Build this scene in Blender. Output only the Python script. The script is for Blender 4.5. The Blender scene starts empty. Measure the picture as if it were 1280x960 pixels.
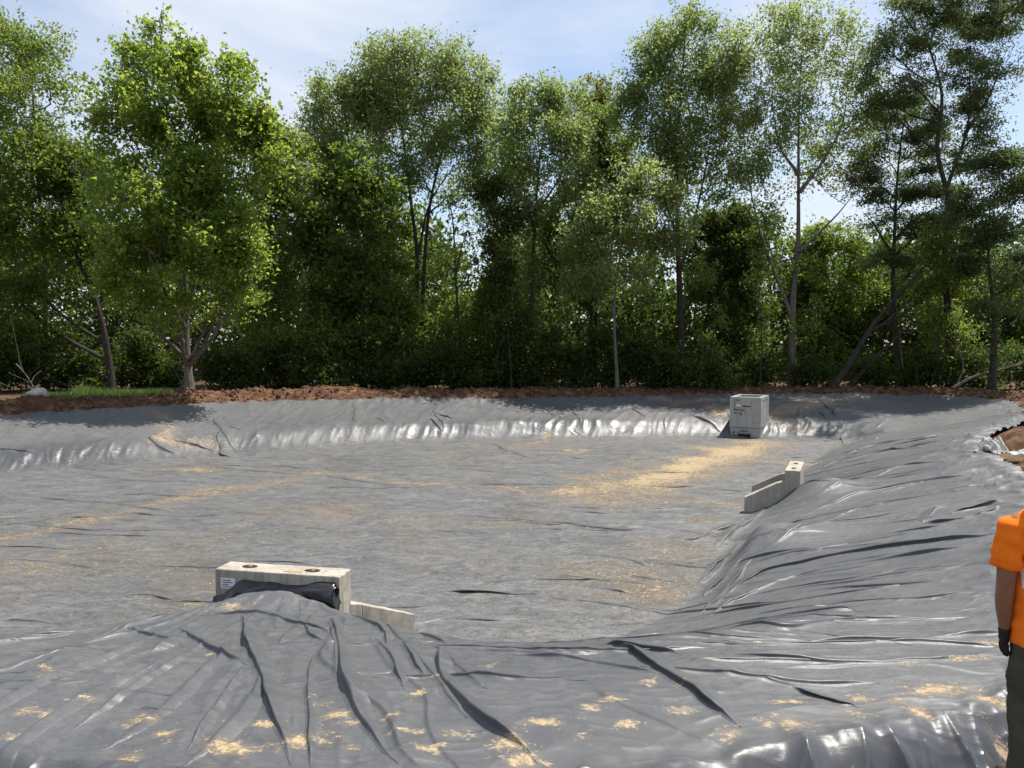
import bpy, bmesh, math, random
import numpy as np
from mathutils import Vector, Matrix

random.seed(7)
RNG = np.random.default_rng(11)
scene = bpy.context.scene
COL = scene.collection

# ------------------------------------------------------------------ camera
CAM_Z = 2.3
PITCH = math.radians(2.98)
FPX = 960.0
cam_d = bpy.data.cameras.new('camera')
cam_d.sensor_width = 36.0
cam_d.lens = 27.0
cam_d.clip_start = 0.05
cam_d.clip_end = 2000.0
cam = bpy.data.objects.new('camera', cam_d)
cam.location = (0, 0, CAM_Z)
cam.rotation_euler = (math.pi / 2 - PITCH, 0, 0)
COL.objects.link(cam)
scene.camera = cam

# ------------------------------------------------------------------ sky, sun, exposure
SUN_EL = math.radians(64)
SUN_AZ = math.radians(56)             # from +Y towards +X
SUN = Vector((math.cos(SUN_EL) * math.sin(SUN_AZ), math.cos(SUN_EL) * math.cos(SUN_AZ), math.sin(SUN_EL)))
world = bpy.data.worlds.new('World')
scene.world = world
world.use_nodes = True
wn, wl = world.node_tree.nodes, world.node_tree.links
wn.clear()
w_out = wn.new('ShaderNodeOutputWorld')
sky = wn.new('ShaderNodeTexSky')
sky.sky_type = 'NISHITA'
sky.sun_disc = False
sky.sun_elevation = SUN_EL
sky.sun_rotation = SUN_AZ
sky.air_density = 1.0
sky.dust_density = 0.6
sky.ozone_density = 1.4
bg_sky = wn.new('ShaderNodeBackground')
bg_sky.inputs['Strength'].default_value = 0.11
bg_cloud = wn.new('ShaderNodeBackground')
bg_cloud.inputs['Color'].default_value = (0.86, 0.91, 1.0, 1)
bg_cloud.inputs['Strength'].default_value = 0.66
w_mix = wn.new('ShaderNodeMixShader')
tc = wn.new('ShaderNodeTexCoord')
sep = wn.new('ShaderNodeSeparateXYZ')
wl.new(tc.outputs['Generated'], sep.inputs[0])
zz = wn.new('ShaderNodeMath'); zz.operation = 'MAXIMUM'; zz.inputs[1].default_value = 0.0
wl.new(sep.outputs['Z'], zz.inputs[0])
za = wn.new('ShaderNodeMath'); za.operation = 'ADD'; za.inputs[1].default_value = 0.22
wl.new(zz.outputs[0], za.inputs[0])
dv = wn.new('ShaderNodeVectorMath'); dv.operation = 'DIVIDE'
cmb = wn.new('ShaderNodeCombineXYZ')
for i in range(3):
    wl.new(za.outputs[0], cmb.inputs[i])
wl.new(tc.outputs['Generated'], dv.inputs[0]); wl.new(cmb.outputs[0], dv.inputs[1])
cn = wn.new('ShaderNodeTexNoise')
cn.inputs['Scale'].default_value = 1.35
cn.inputs['Detail'].default_value = 7.0
cn.inputs['Roughness'].default_value = 0.55
cn.inputs['Distortion'].default_value = 0.5
wl.new(dv.outputs[0], cn.inputs['Vector'])
cr = wn.new('ShaderNodeMapRange')
cr.inputs['From Min'].default_value = 0.36
cr.inputs['From Max'].default_value = 0.66
cr.inputs['To Min'].default_value = 0.12
cr.inputs['To Max'].default_value = 0.92
wl.new(cn.outputs['Fac'], cr.inputs['Value'])
wl.new(sky.outputs[0], bg_sky.inputs['Color'])
wl.new(cr.outputs[0], w_mix.inputs[0])
wl.new(bg_sky.outputs[0], w_mix.inputs[1])
wl.new(bg_cloud.outputs[0], w_mix.inputs[2])
wl.new(w_mix.outputs[0], w_out.inputs['Surface'])

sun_d = bpy.data.lights.new('sun', 'SUN')
sun_d.energy = 5.0
sun_d.angle = math.radians(0.5)
sun_d.color = (1.0, 0.95, 0.87)
sun_o = bpy.data.objects.new('sun', sun_d)
sun_o.rotation_euler = SUN.to_track_quat('Z', 'Y').to_euler()
sun_o.location = SUN * 60
COL.objects.link(sun_o)

scene.view_settings.view_transform = 'Standard'
scene.view_settings.look = 'None'
scene.view_settings.gamma = 1.0
scene.view_settings.exposure = 0.62
scene.render.engine = 'CYCLES'
scene.cycles.max_bounces = 7
scene.cycles.diffuse_bounces = 3
scene.cycles.glossy_bounces = 3
scene.cycles.transmission_bounces = 5
scene.cycles.use_adaptive_sampling = True
scene.cycles.use_denoising = True

# ------------------------------------------------------------------ helpers
def ray(px, py):
    a = (px - 640.0) / FPX
    b = -(py - 480.0) / FPX
    return np.array([a, math.cos(PITCH) + b * math.sin(PITCH), -math.sin(PITCH) + b * math.cos(PITCH)])

def at_z(px, py, z):
    d = ray(px, py)
    t = (z - CAM_Z) / d[2]
    return np.array([d[0] * t, d[1] * t, z])

def at_y(px, py, y):
    d = ray(px, py)
    t = y / d[1]
    return np.array([d[0] * t, y, CAM_Z + d[2] * t])

_perm = np.random.default_rng(3).permutation(256)
_perm = np.concatenate([_perm, _perm, _perm])
_ga = np.random.default_rng(4).uniform(0, 2 * math.pi, 256)
_gx, _gy = np.cos(_ga), np.sin(_ga)

def pn(x, y):
    """2D gradient noise, about -0.7..0.7"""
    x = np.asarray(x, float); y = np.asarray(y, float)
    xi = np.floor(x).astype(int); yi = np.floor(y).astype(int)
    xf = x - xi; yf = y - yi
    u = xf * xf * xf * (xf * (xf * 6 - 15) + 10)
    v = yf * yf * yf * (yf * (yf * 6 - 15) + 10)
    def g(ix, iy, dx, dy):
        h = _perm[_perm[ix & 255] + (iy & 255)]
        return _gx[h] * dx + _gy[h] * dy
    a = g(xi, yi, xf, yf); b = g(xi + 1, yi, xf - 1, yf)
    c = g(xi, yi + 1, xf, yf - 1); d = g(xi + 1, yi + 1, xf - 1, yf - 1)
    return (a + u * (b - a)) * (1 - v) + (c + u * (d - c)) * v

def fbm(x, y, o=4):
    s = 0; a = 1.0
    for i in range(o):
        s = s + a * pn(x * 2 ** i + 17.3 * i, y * 2 ** i - 9.1 * i); a *= 0.5
    return s

def ridge(x, y):
    return 1.0 - np.minimum(1.0, np.abs(pn(x, y)) * 2.6)

def sst(a, b, x):
    t = np.clip((x - a) / (b - a), 0, 1)
    return t * t * (3 - 2 * t)

def mesh_np(name, V, F, mat=None, smooth=False):
    me = bpy.data.meshes.new(name)
    V = np.ascontiguousarray(V, dtype=np.float32); F = np.ascontiguousarray(F, dtype=np.int32)
    n, k = F.shape
    me.vertices.add(len(V)); me.vertices.foreach_set('co', V.ravel())
    me.loops.add(n * k); me.loops.foreach_set('vertex_index', F.ravel())
    me.polygons.add(n)
    me.polygons.foreach_set('loop_start', np.arange(0, n * k, k, dtype=np.int32))
    if smooth:
        me.polygons.foreach_set('use_smooth', np.ones(n, dtype=bool))
    me.update(calc_edges=True)
    if mat: me.materials.append(mat)
    return me

def vattr(me, name, arr):
    at = me.attributes.new(name, 'FLOAT', 'POINT')
    at.data.foreach_set('value', np.ascontiguousarray(arr, dtype=np.float32))

def link(name, me, parent=None, label=None, cat=None, group=None, kind=None):
    o = bpy.data.objects.new(name, me)
    COL.objects.link(o)
    if parent: o.parent = parent
    if label: o['label'] = label
    if cat: o['category'] = cat
    if group: o['group'] = group
    if kind: o['kind'] = kind
    return o

def empty(name, loc, label, cat, group=None, rz=0.0):
    o = link(name, None, None, label, cat, group)
    o.empty_display_size = 0.3
    o.location = loc
    o.rotation_euler = (0, 0, rz)
    return o

def bm_mesh(name, bm, mat, smooth=False):
    me = bpy.data.meshes.new(name)
    bm.normal_update()
    bm.to_mesh(me); bm.free()
    if smooth:
        for p in me.polygons: p.use_smooth = True
    me.materials.append(mat)
    return me

def bm_prism(pts8, bevel=0.0, seg=2):
    """hexahedron: 4 bottom then 4 top corners (ccw)"""
    bm = bmesh.new()
    v = [bm.verts.new(p) for p in pts8]
    for f in ((3, 2, 1, 0), (4, 5, 6, 7), (0, 1, 5, 4), (1, 2, 6, 5), (2, 3, 7, 6), (3, 0, 4, 7)):
        bm.faces.new([v[i] for i in f])
    if bevel:
        bmesh.ops.bevel(bm, geom=list(bm.edges), offset=bevel, segments=seg, affect='EDGES', profile=0.5)
    return bm

def chip(bm, amp, seed):
    from mathutils import noise as mn
    bmesh.ops.subdivide_edges(bm, edges=[e for e in bm.edges if e.calc_length() > 0.12], cuts=7, use_grid_fill=True)
    o = Vector((seed * 3.1, seed * 1.7, 0))
    for v in bm.verts:
        v.co += Vector((mn.noise(v.co * 9 + o), mn.noise(v.co * 9 - o), mn.noise(v.co * 8 + o * 2))) * amp
    return bm

def bm_box(x0, x1, y0, y1, z0, z1, bevel=0.0):
    return bm_prism([(x0, y0, z0), (x1, y0, z0), (x1, y1, z0), (x0, y1, z0),
                     (x0, y0, z1), (x1, y0, z1), (x1, y1, z1), (x0, y1, z1)], bevel)

# ------------------------------------------------------------------ materials
def new_mat(name):
    m = bpy.data.materials.new(name); m.use_nodes = True
    nt = m.node_tree
    return m, nt, nt.nodes, nt.links, nt.nodes['Principled BSDF']

def noise_node(n, l, vec, scale, detail=4, rough=0.55, dist=0.0):
    t = n.new('ShaderNodeTexNoise')
    t.inputs['Scale'].default_value = scale; t.inputs['Detail'].default_value = detail
    t.inputs['Roughness'].default_value = rough; t.inputs['Distortion'].default_value = dist
    if vec is not None: l.new(vec, t.inputs['Vector'])
    return t

def ramp(n, l, src, stops):
    r = n.new('ShaderNodeValToRGB')
    e = r.color_ramp.elements
    e[0].position, e[0].color = stops[0][0], (*stops[0][1], 1)
    e[1].position, e[1].color = stops[-1][0], (*stops[-1][1], 1)
    for p, c in stops[1:-1]:
        k = e.new(p); k.color = (*c, 1)
    l.new(src, r.inputs[0])
    return r

def mrange(n, l, src, a, b, c=0.0, d=1.0):
    r = n.new('ShaderNodeMapRange')
    r.inputs[1].default_value = a; r.inputs[2].default_value = b
    r.inputs[3].default_value = c; r.inputs[4].default_value = d
    l.new(src, r.inputs[0])
    return r

def math_node(n, l, op, a, b):
    m = n.new('ShaderNodeMath'); m.operation = op
    for i, s in enumerate((a, b)):
        if isinstance(s, (int, float)): m.inputs[i].default_value = s
        else: l.new(s, m.inputs[i])
    return m

def mixc(n, l, fac, a, b):
    m = n.new('ShaderNodeMix'); m.data_type = 'RGBA'
    if isinstance(fac, (int, float)): m.inputs[0].default_value = fac
    else: l.new(fac, m.inputs[0])
    for i, s in ((6, a), (7, b)):
        if isinstance(s, tuple): m.inputs[i].default_value = (*s, 1)
        else: l.new(s, m.inputs[i])
    return m

def simple_mat(name, stops, scale, rough=0.85, bump=0.3, bscale=None, bdist=0.01, spec=0.3, detail=6):
    m, nt, n, l, b = new_mat(name)
    t = n.new('ShaderNodeTexCoord')
    nz = noise_node(n, l, t.outputs['Object'], scale, detail, 0.6)
    r = ramp(n, l, nz.outputs['Fac'], stops)
    l.new(r.outputs[0], b.inputs['Base Color'])
    b.inputs['Roughness'].default_value = rough
    b.inputs['Specular IOR Level'].default_value = spec
    if bump:
        nb = noise_node(n, l, t.outputs['Object'], bscale or scale * 6, 5, 0.65)
        bp = n.new('ShaderNodeBump'); bp.inputs['Strength'].default_value = bump
        bp.inputs['Distance'].default_value = bdist
        l.new(nb.outputs['Fac'], bp.inputs['Height']); l.new(bp.outputs[0], b.inputs['Normal'])
    return m

def liner_material():
    m, nt, n, l, b = new_mat('liner_plastic')
    t = n.new('ShaderNodeTexCoord')
    sand = n.new('ShaderNodeAttribute'); sand.attribute_name = 'sand'
    dust = n.new('ShaderNodeAttribute'); dust.attribute_name = 'dust'
    bare_shade = n.new('ShaderNodeAttribute'); bare_shade.attribute_name = 'bare_shade'
    mp = n.new('ShaderNodeMapping'); mp.inputs['Scale'].default_value = (1.0, 1.7, 1.0)
    mp.inputs['Rotation'].default_value = (0, 0, math.radians(-8))
    l.new(t.outputs['Object'], mp.inputs[0])
    # dust film over the grey plastic
    n1 = noise_node(n, l, mp.outputs[0], 1.7, 9, 0.72, 1.2)
    n2 = noise_node(n, l, mp.outputs[0], 11.0, 6, 0.75, 1.5)
    dsum = math_node(n, l, 'ADD', n1.outputs['Fac'], n2.outputs['Fac'])
    df = mrange(n, l, dsum.outputs[0], 0.72, 1.26)
    fine = n.new('ShaderNodeAttribute'); fine.attribute_name = 'fine'
    dmx = n.new('ShaderNodeMix'); dmx.data_type = 'FLOAT'
    l.new(fine.outputs['Fac'], dmx.inputs[0]); dmx.inputs[2].default_value = 0.42; l.new(df.outputs[0], dmx.inputs[3])
    dm = math_node(n, l, 'MULTIPLY', dmx.outputs[0], dust.outputs['Fac'])
    dmr = mrange(n, l, df.outputs[0], 0.0, 1.0, 0.55, 1.0)
    dm2 = math_node(n, l, 'MULTIPLY', dmr.outputs[0], dust.outputs['Fac'])
    base = mixc(n, l, dm.outputs[0], (0.040, 0.043, 0.050), (0.176, 0.174, 0.168))
    wash = mrange(n, l, sand.outputs['Fac'], 0.15, 0.42, 0.0, 0.60)
    wn_ = math_node(n, l, 'MULTIPLY', wash.outputs[0], n1.outputs['Fac'])
    base = mixc(n, l, wn_.outputs[0], base.outputs[2], (0.30, 0.225, 0.135))
    base2 = mixc(n, l, bare_shade.outputs['Fac'], base.outputs[2], (0.012, 0.0125, 0.014))  # near-black for dust-free plastic and the shade painted along folds
    # sand patches broken up by noise
    n3 = noise_node(n, l, mp.outputs[0], 7.0, 9, 0.78, 0.6)
    n4 = noise_node(n, l, t.outputs['Object'], 34.0, 5, 0.7)
    s1 = math_node(n, l, 'MULTIPLY', n3.outputs['Fac'], 1.5)
    s2 = math_node(n, l, 'MULTIPLY', n4.outputs['Fac'], 0.6)
    s3 = math_node(n, l, 'ADD', s1.outputs[0], s2.outputs[0])
    s4 = math_node(n, l, 'ADD', s3.outputs[0], sand.outputs['Fac'])
    sf = mrange(n, l, s4.outputs[0], 1.27, 1.43)
    scol = ramp(n, l, n4.outputs['Fac'], [(0.3, (0.25, 0.185, 0.108)), (0.55, (0.36, 0.272, 0.162)), (0.75, (0.47, 0.375, 0.24))])
    col = mixc(n, l, sf.outputs[0], base2.outputs[2], scol.outputs[0])
    l.new(col.outputs[2], b.inputs['Base Color'])
    rg = mrange(n, l, dm2.outputs[0], 0.0, 1.0, 0.20, 0.62)
    rg2 = n.new('ShaderNodeMix'); rg2.data_type = 'FLOAT'
    l.new(sf.outputs[0], rg2.inputs[0]); l.new(rg.outputs[0], rg2.inputs[2]); rg2.inputs[3].default_value = 0.95
    l.new(rg2.outputs[0], b.inputs['Roughness'])
    b.inputs['Specular IOR Level'].default_value = 0.42
    # fine crinkle
    mp2 = n.new('ShaderNodeMapping'); mp2.inputs['Scale'].default_value = (1.0, 2.0, 1.0)
    mp2.inputs['Rotation'].default_value = (0, 0, math.radians(-12))
    l.new(t.outputs['Object'], mp2.inputs[0])
    n5 = noise_node(n, l, mp2.outputs[0], 2.6, 5, 0.55, 1.2); n5.noise_type = 'RIDGED_MULTIFRACTAL'; n5.normalize = True
    n6 = noise_node(n, l, mp2.outputs[0], 17.0, 4, 0.6, 0.8)
    h1 = math_node(n, l, 'MULTIPLY', n6.outputs['Fac'], 0.22)
    h2 = math_node(n, l, 'ADD', n5.outputs['Fac'], h1.outputs[0])
    h3 = math_node(n, l, 'MULTIPLY', sf.outputs[0], 0.35)
    h4 = math_node(n, l, 'ADD', h2.outputs[0], h3.outputs[0])
    n7 = noise_node(n, l, t.outputs['Object'], 160.0, 3, 0.7)
    h5 = math_node(n, l, 'MULTIPLY', n7.outputs['Fac'], sf.outputs[0])
    h6 = math_node(n, l, 'MULTIPLY', h5.outputs[0], 0.25)
    h7 = math_node(n, l, 'ADD', h4.outputs[0], h6.outputs[0])
    bp = n.new('ShaderNodeBump'); bst = mrange(n, l, fine.outputs['Fac'], 0.0, 1.0, 0.14, 1.0); l.new(bst.outputs[0], bp.inputs['Strength'])
    bp.inputs['Distance'].default_value = 0.025
    l.new(h7.outputs[0], bp.inputs['Height']); l.new(bp.outputs[0], b.inputs['Normal'])
    return m

M_LINER = liner_material()
M_BLACK = simple_mat('black_liner_sheet', [(0.3, (0.012, 0.012, 0.014)), (0.7, (0.03, 0.03, 0.032))], 6, 0.28, 0.25, 25, 0.01, 0.5)
M_DIRT = simple_mat('red_brown_dirt', [(0.25, (0.045, 0.024, 0.014)), (0.5, (0.115, 0.060, 0.034)), (0.62, (0.18, 0.108, 0.064)), (0.8, (0.30, 0.205, 0.13))], 3.2, 0.95, 1.0, 22, 0.05, 0.15, 9)
M_GROUND = simple_mat('bare_earth', [(0.25, (0.04, 0.024, 0.015)), (0.5, (0.095, 0.06, 0.037)), (0.8, (0.20, 0.14, 0.09))], 0.9, 0.95, 0.9, 9, 0.06, 0.15, 9)
def concrete(name, stops, drip):
    m, nt, n, l, b = new_mat(name)
    t = n.new('ShaderNodeTexCoord')
    n1 = noise_node(n, l, t.outputs['Object'], 2.6, 9, 0.68, 0.4)
    r = ramp(n, l, n1.outputs['Fac'], stops)
    mp = n.new('ShaderNodeMapping'); mp.inputs['Scale'].default_value = (11, 11, 0.7)
    l.new(t.outputs['Object'], mp.inputs[0])
    n2 = noise_node(n, l, mp.outputs[0], 1.6, 5, 0.6)
    k = mrange(n, l, n2.outputs['Fac'], 0.50, 0.68, 0.0, 0.75)
    c1 = mixc(n, l, k.outputs[0], r.outputs[0], drip)
    n4 = noise_node(n, l, t.outputs['Object'], 9.0, 6, 0.75)
    k2 = mrange(n, l, n4.outputs['Fac'], 0.60, 0.72, 0.0, 0.6)
    c2 = mixc(n, l, k2.outputs[0], c1.outputs[2], (0.34, 0.25, 0.14))
    vo = n.new('ShaderNodeTexVoronoi'); vo.inputs['Scale'].default_value = 26.0
    l.new(t.outputs['Object'], vo.inputs['Vector'])
    po = mrange(n, l, vo.outputs['Distance'], 0.10, 0.17, 0.0, 1.0)
    n5 = noise_node(n, l, t.outputs['Object'], 5.0, 2)
    pg = mrange(n, l, n5.outputs['Fac'], 0.5, 0.55, 1.0, 0.0)
    pm = math_node(n, l, 'MAXIMUM', po.outputs[0], pg.outputs[0])
    c3 = mixc(n, l, pm.outputs[0], (0.07, 0.06, 0.05), c2.outputs[2])
    l.new(c3.outputs[2], b.inputs['Base Color'])
    b.inputs['Roughness'].default_value = 0.88; b.inputs['Specular IOR Level'].default_value = 0.25
    n3 = noise_node(n, l, t.outputs['Object'], 60, 5, 0.7)
    hh = math_node(n, l, 'ADD', n3.outputs['Fac'], pm.outputs[0])
    bp = n.new('ShaderNodeBump'); bp.inputs['Strength'].default_value = 0.5; bp.inputs['Distance'].default_value = 0.006
    l.new(hh.outputs[0], bp.inputs['Height']); l.new(bp.outputs[0], b.inputs['Normal'])
    return m
M_CONC = concrete('pale_concrete', [(0.22, (0.22, 0.195, 0.15)), (0.42, (0.32, 0.29, 0.235)), (0.60, (0.40, 0.37, 0.305)), (0.85, (0.46, 0.43, 0.365))], (0.20, 0.175, 0.135))
M_CONCG = concrete('grey_concrete', [(0.22, (0.22, 0.215, 0.20)), (0.42, (0.32, 0.31, 0.29)), (0.6, (0.38, 0.37, 0.34)), (0.85, (0.44, 0.43, 0.40))], (0.22, 0.21, 0.19))
M_HOLE = simple_mat('dark_recess', [(0.3, (0.01, 0.01, 0.01)), (0.7, (0.03, 0.028, 0.025))], 8, 0.9, 0)
M_INK = simple_mat('black_stencil_ink', [(0.3, (0.015, 0.015, 0.017)), (0.7, (0.04, 0.04, 0.042))], 20, 0.7, 0)
M_PAPER = simple_mat('white_paper', [(0.3, (0.55, 0.56, 0.58)), (0.7, (0.75, 0.75, 0.76))], 20, 0.6, 0)
M_RUST = simple_mat('rust_stain', [(0.3, (0.25, 0.11, 0.03)), (0.7, (0.45, 0.26, 0.09))], 30, 0.9, 0.3)
M_ROCK = simple_mat('pale_rock', [(0.25, (0.25, 0.23, 0.21)), (0.5, (0.42, 0.40, 0.37)), (0.8, (0.58, 0.56, 0.53))], 5, 0.9, 0.6, 25, 0.01)
M_CLOTH = simple_mat('white_geotextile', [(0.25, (0.34, 0.32, 0.29)), (0.8, (0.56, 0.55, 0.53))], 9, 0.85, 0.4, 40, 0.006)

def bark(name, dark, mid, light, sc=3.0):
    m, nt, n, l, b = new_mat(name)
    t = n.new('ShaderNodeTexCoord')
    mp = n.new('ShaderNodeMapping'); mp.inputs['Scale'].default_value = (5, 5, 0.9)
    l.new(t.outputs['Object'], mp.inputs[0])
    a = noise_node(n, l, mp.outputs[0], sc, 8, 0.65, 0.6)
    r = ramp(n, l, a.outputs['Fac'], [(0.3, dark), (0.52, mid), (0.75, light)])
    l.new(r.outputs[0], b.inputs['Base Color'])
    b.inputs['Roughness'].default_value = 0.92
    b.inputs['Specular IOR Level'].default_value = 0.2
    bp = n.new('ShaderNodeBump'); bp.inputs['Strength'].default_value = 0.9; bp.inputs['Distance'].default_value = 0.05
    l.new(a.outputs['Fac'], bp.inputs['Height']); l.new(bp.outputs[0], b.inputs['Normal'])
    return m

M_BARK_D = bark('dark_bark', (0.02, 0.016, 0.012), (0.05, 0.042, 0.034), (0.10, 0.085, 0.07))
M_BARK_P = bark('pale_bark', (0.06, 0.053, 0.043), (0.135, 0.12, 0.098), (0.23, 0.21, 0.175))

def leaf_mat(name, c0, c1, c2, trans=0.42, rough=0.45, spec=0.4, hue=0.49):
    m = bpy.data.materials.new(name); m.use_nodes = True
    n, l = m.node_tree.nodes, m.node_tree.links
    b = n['Principled BSDF']; out = n['Material Output']
    at = n.new('ShaderNodeAttribute'); at.attribute_name = 'tint'
    r = ramp(n, l, at.outputs['Fac'], [(0.0, c0), (0.5, c1), (1.0, c2)])
    l.new(r.outputs[0], b.inputs['Base Color'])
    b.inputs['Roughness'].default_value = rough
    b.inputs['Specular IOR Level'].default_value = spec
    tr = n.new('ShaderNodeBsdfTranslucent')
    hs = n.new('ShaderNodeHueSaturation'); hs.inputs['Hue'].default_value = hue
    hs.inputs['Saturation'].default_value = 1.12; hs.inputs['Value'].default_value = 2.75
    l.new(r.outputs[0], hs.inputs['Color']); l.new(hs.outputs[0], tr.inputs['Color'])
    mx = n.new('ShaderNodeMixShader'); mx.inputs[0].default_value = trans
    l.new(b.outputs[0], mx.inputs[1]); l.new(tr.outputs[0], mx.inputs[2])
    l.new(mx.outputs[0], out.inputs['Surface'])
    return m

L_MAPLE = leaf_mat('maple_leaf', (0.074, 0.114, 0.022), (0.116, 0.160, 0.034), (0.176, 0.204, 0.052), 0.60, 0.5, 0.3, 0.498)
L_GREEN = leaf_mat('green_leaf', (0.050, 0.080, 0.017), (0.085, 0.120, 0.027), (0.130, 0.155, 0.042), 0.57, 0.5, 0.3, 0.494)
L_POPLAR = leaf_mat('poplar_leaf', (0.078, 0.106, 0.034), (0.120, 0.154, 0.052), (0.182, 0.204, 0.086), 0.57, 0.5, 0.3, 0.498)
L_LOCUST = leaf_mat('locust_leaf', (0.040, 0.062, 0.024), (0.070, 0.096, 0.037), (0.108, 0.130, 0.050), 0.53, 0.5, 0.3)
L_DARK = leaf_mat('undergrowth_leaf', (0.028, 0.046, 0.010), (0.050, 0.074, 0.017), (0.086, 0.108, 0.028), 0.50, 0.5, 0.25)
L_YELLOW = leaf_mat('yellowing_leaf', (0.075, 0.095, 0.016), (0.12, 0.130, 0.02), (0.17, 0.16, 0.028), 0.45)
L_GRASS = leaf_mat('grass_blade', (0.045, 0.085, 0.018), (0.07, 0.125, 0.03), (0.12, 0.16, 0.05), 0.4)

# ------------------------------------------------------------------ basin shape
TOE = np.array([(0, 8.65), (1.1, 8.9), (2.55, 10.5), (3.5, 12.65), (5.0, 15.7), (8.0, 21.2), (11.0, 26.2), (13.2, 28.5),
                (11.5, 29.1), (8.8, 29.25), (6.7, 29.3), (1.8, 29.2), (-4.1, 28.0), (-8.9, 24.9), (-12.5, 22.0), (-18, 17.5),
                (-22, 13), (-20, 9.6), (-12, 8.8), (-5, 8.7), (-1.3, 8.65)])
RIM = np.array([(-1.6, 3.92), (0.5, 3.92), (1.3, 4.2), (2.3, 4.5), (3.4, 4.97), (5.2, 7.2), (8.2, 12.2), (9.5, 15.5), (10.9, 18.2), (12.7, 20.5), (15.2, 22.9), (18.3, 27.2),
                (20.6, 32.0), (19.2, 34.2), (13.4, 35.0), (8.2, 34.6), (3.5, 33.0), (0, 32.3), (-4.7, 32.1), (-10.9, 30.5), (-13.8, 28),
                (-16.4, 24.3), (-22.5, 20), (-27.5, 13.5), (-25, 6), (-12, 4.4), (-2.9, 4.22)])

def smooth_poly(P, it=2):
    for _ in range(it):
        Q = np.empty((len(P) * 2, 2)); N = np.roll(P, -1, 0)
        Q[0::2] = 0.75 * P + 0.25 * N; Q[1::2] = 0.25 * P + 0.75 * N
        P = Q
    return P

TOE = smooth_poly(TOE, 2); RIM = smooth_poly(RIM, 1)

def poly_dist(P, x, y):
    """signed distance (inside negative) and arc length of the closest boundary point"""
    best = np.full(x.shape, 1e9); arc = np.zeros(x.shape); inside = np.zeros(x.shape, bool)
    s0 = 0.0
    for i in range(len(P)):
        a = P[i]; b = P[(i + 1) % len(P)]
        dx, dy = b - a; L2 = dx * dx + dy * dy; L = math.sqrt(L2)
        t = np.clip(((x - a[0]) * dx + (y - a[1]) * dy) / L2, 0, 1)
        d = (x - a[0] - t * dx) ** 2 + (y - a[1] - t * dy) ** 2
        m = d < best
        best = np.where(m, d, best); arc = np.where(m, s0 + t * L, arc)
        c = ((a[1] > y) != (b[1] > y)) & (x < (b[0] - a[0]) * (y - a[1]) / (b[1] - a[1] + 1e-12) + a[0])
        inside ^= c
        s0 += L
    d = np.sqrt(best)
    return np.where(inside, -d, d), arc

FLOOR = -1.3

def base(x, y):
    """smooth terrain: z, ds (outside toe), dr (outside rim), t, arc, side weights"""
    ds, arc = poly_dist(TOE, x, y)
    dr, _ = poly_dist(RIM, x, y)
    dsp = np.maximum(ds, 0); drin = np.maximum(-dr, 0)
    t = np.where(ds <= 0, 0, np.where(dr >= 0, 1, dsp / (dsp + drin + 1e-9)))
    wn_ = 1 - sst(7.6, 10.6, y + 0.5 * np.maximum(x, 0))                       # near bank
    wf_ = np.maximum(sst(24.0, 28.0, y + 0.62 * np.minimum(x, 0) * -1.0 - np.maximum(0, x - 10) * 0.5), sst(-9, -12, x))   # far and left banks
    wf_ = np.clip(wf_ - wn_, 0, 1)
    wr_ = np.clip(1 - wn_ - wf_, 0, 1)
    Hf = np.where(t < 0.2, 0.42 * sst(-0.06, 0.26, t) / 0.92, 0)
    Hf = 0.40 * sst(-0.03, 0.22, t) + 0.60 * np.clip((t - 0.1) / 0.9, 0, 1) ** 1.1
    Hr = 0.8 * t + 0.2 * (1 - (1 - t) ** 2)
    g = np.exp(-((x + 2.25) / 1.35) ** 2)
    q = np.clip(t / (0.60 - 0.30 * g), 0, 1)
    Hn = q * q * (3 - 2 * q) * 0.6 + q * 0.4
    H = wn_ * Hn + wf_ * Hf + wr_ * Hr
    z = FLOOR * (1 - H)
    z = z - wn_ * 0.20 * sst(5.0, 7.5, y) * sst(0.1, 0.5, H)
    z = z + wr_ * 0.40 * np.exp(-((x - 6.25) / 0.75) ** 2 - ((y - 15.65) / 0.75) ** 2)
    ta = (x - 4.05) * 0.48 + (y - 12.3) * 0.88; tb = (x - 4.05) * 0.88 - (y - 12.3) * 0.48      # along and across the right toe
    z = z + 0.42 * np.exp(-(ta / 0.95) ** 2) * np.where(tb < 0, np.exp(-(tb / 0.30) ** 2), np.exp(-(tb / 0.95) ** 2))
    z = z + wn_ * 0.13 * np.exp(-((x + 2.5) / 0.75) ** 2 - ((y - 7.5) / 0.4) ** 2)
    o = np.maximum(dr, 0)
    near = 1 - sst(6.0, 9.0, y)
    tr = 0.40 * sst(-0.05, 0.42, o) * (1 - sst(0.50, 0.85, o))
    z = z - tr * near
    return z, ds, dr, t, arc, wn_, wf_, wr_

NR, NC = 800, 1000
_yd = np.linspace(3.45, 37.2, 20000)
_cum = 200 * np.log(_yd / 3.45) + 1500 * (1 / 3.45 - 1 / _yd)      # rows per metre: finer close by
LY = np.interp(np.linspace(0, _cum[-1], NR), _cum, _yd)
def half_w(y): return y * 0.77 + 1.5
LU = np.linspace(-1, 1, NC)

def upsample(A, ri, ci):
    r0 = np.minimum(np.floor(ri).astype(int), A.shape[0] - 2); c0 = np.minimum(np.floor(ci).astype(int), A.shape[1] - 2)
    fr = (ri - r0)[:, None]; fc = (ci - c0)[None, :]
    B = A[r0] * (1 - fr) + A[r0 + 1] * fr
    return B[:, c0] * (1 - fc) + B[:, c0 + 1] * fc

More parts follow.
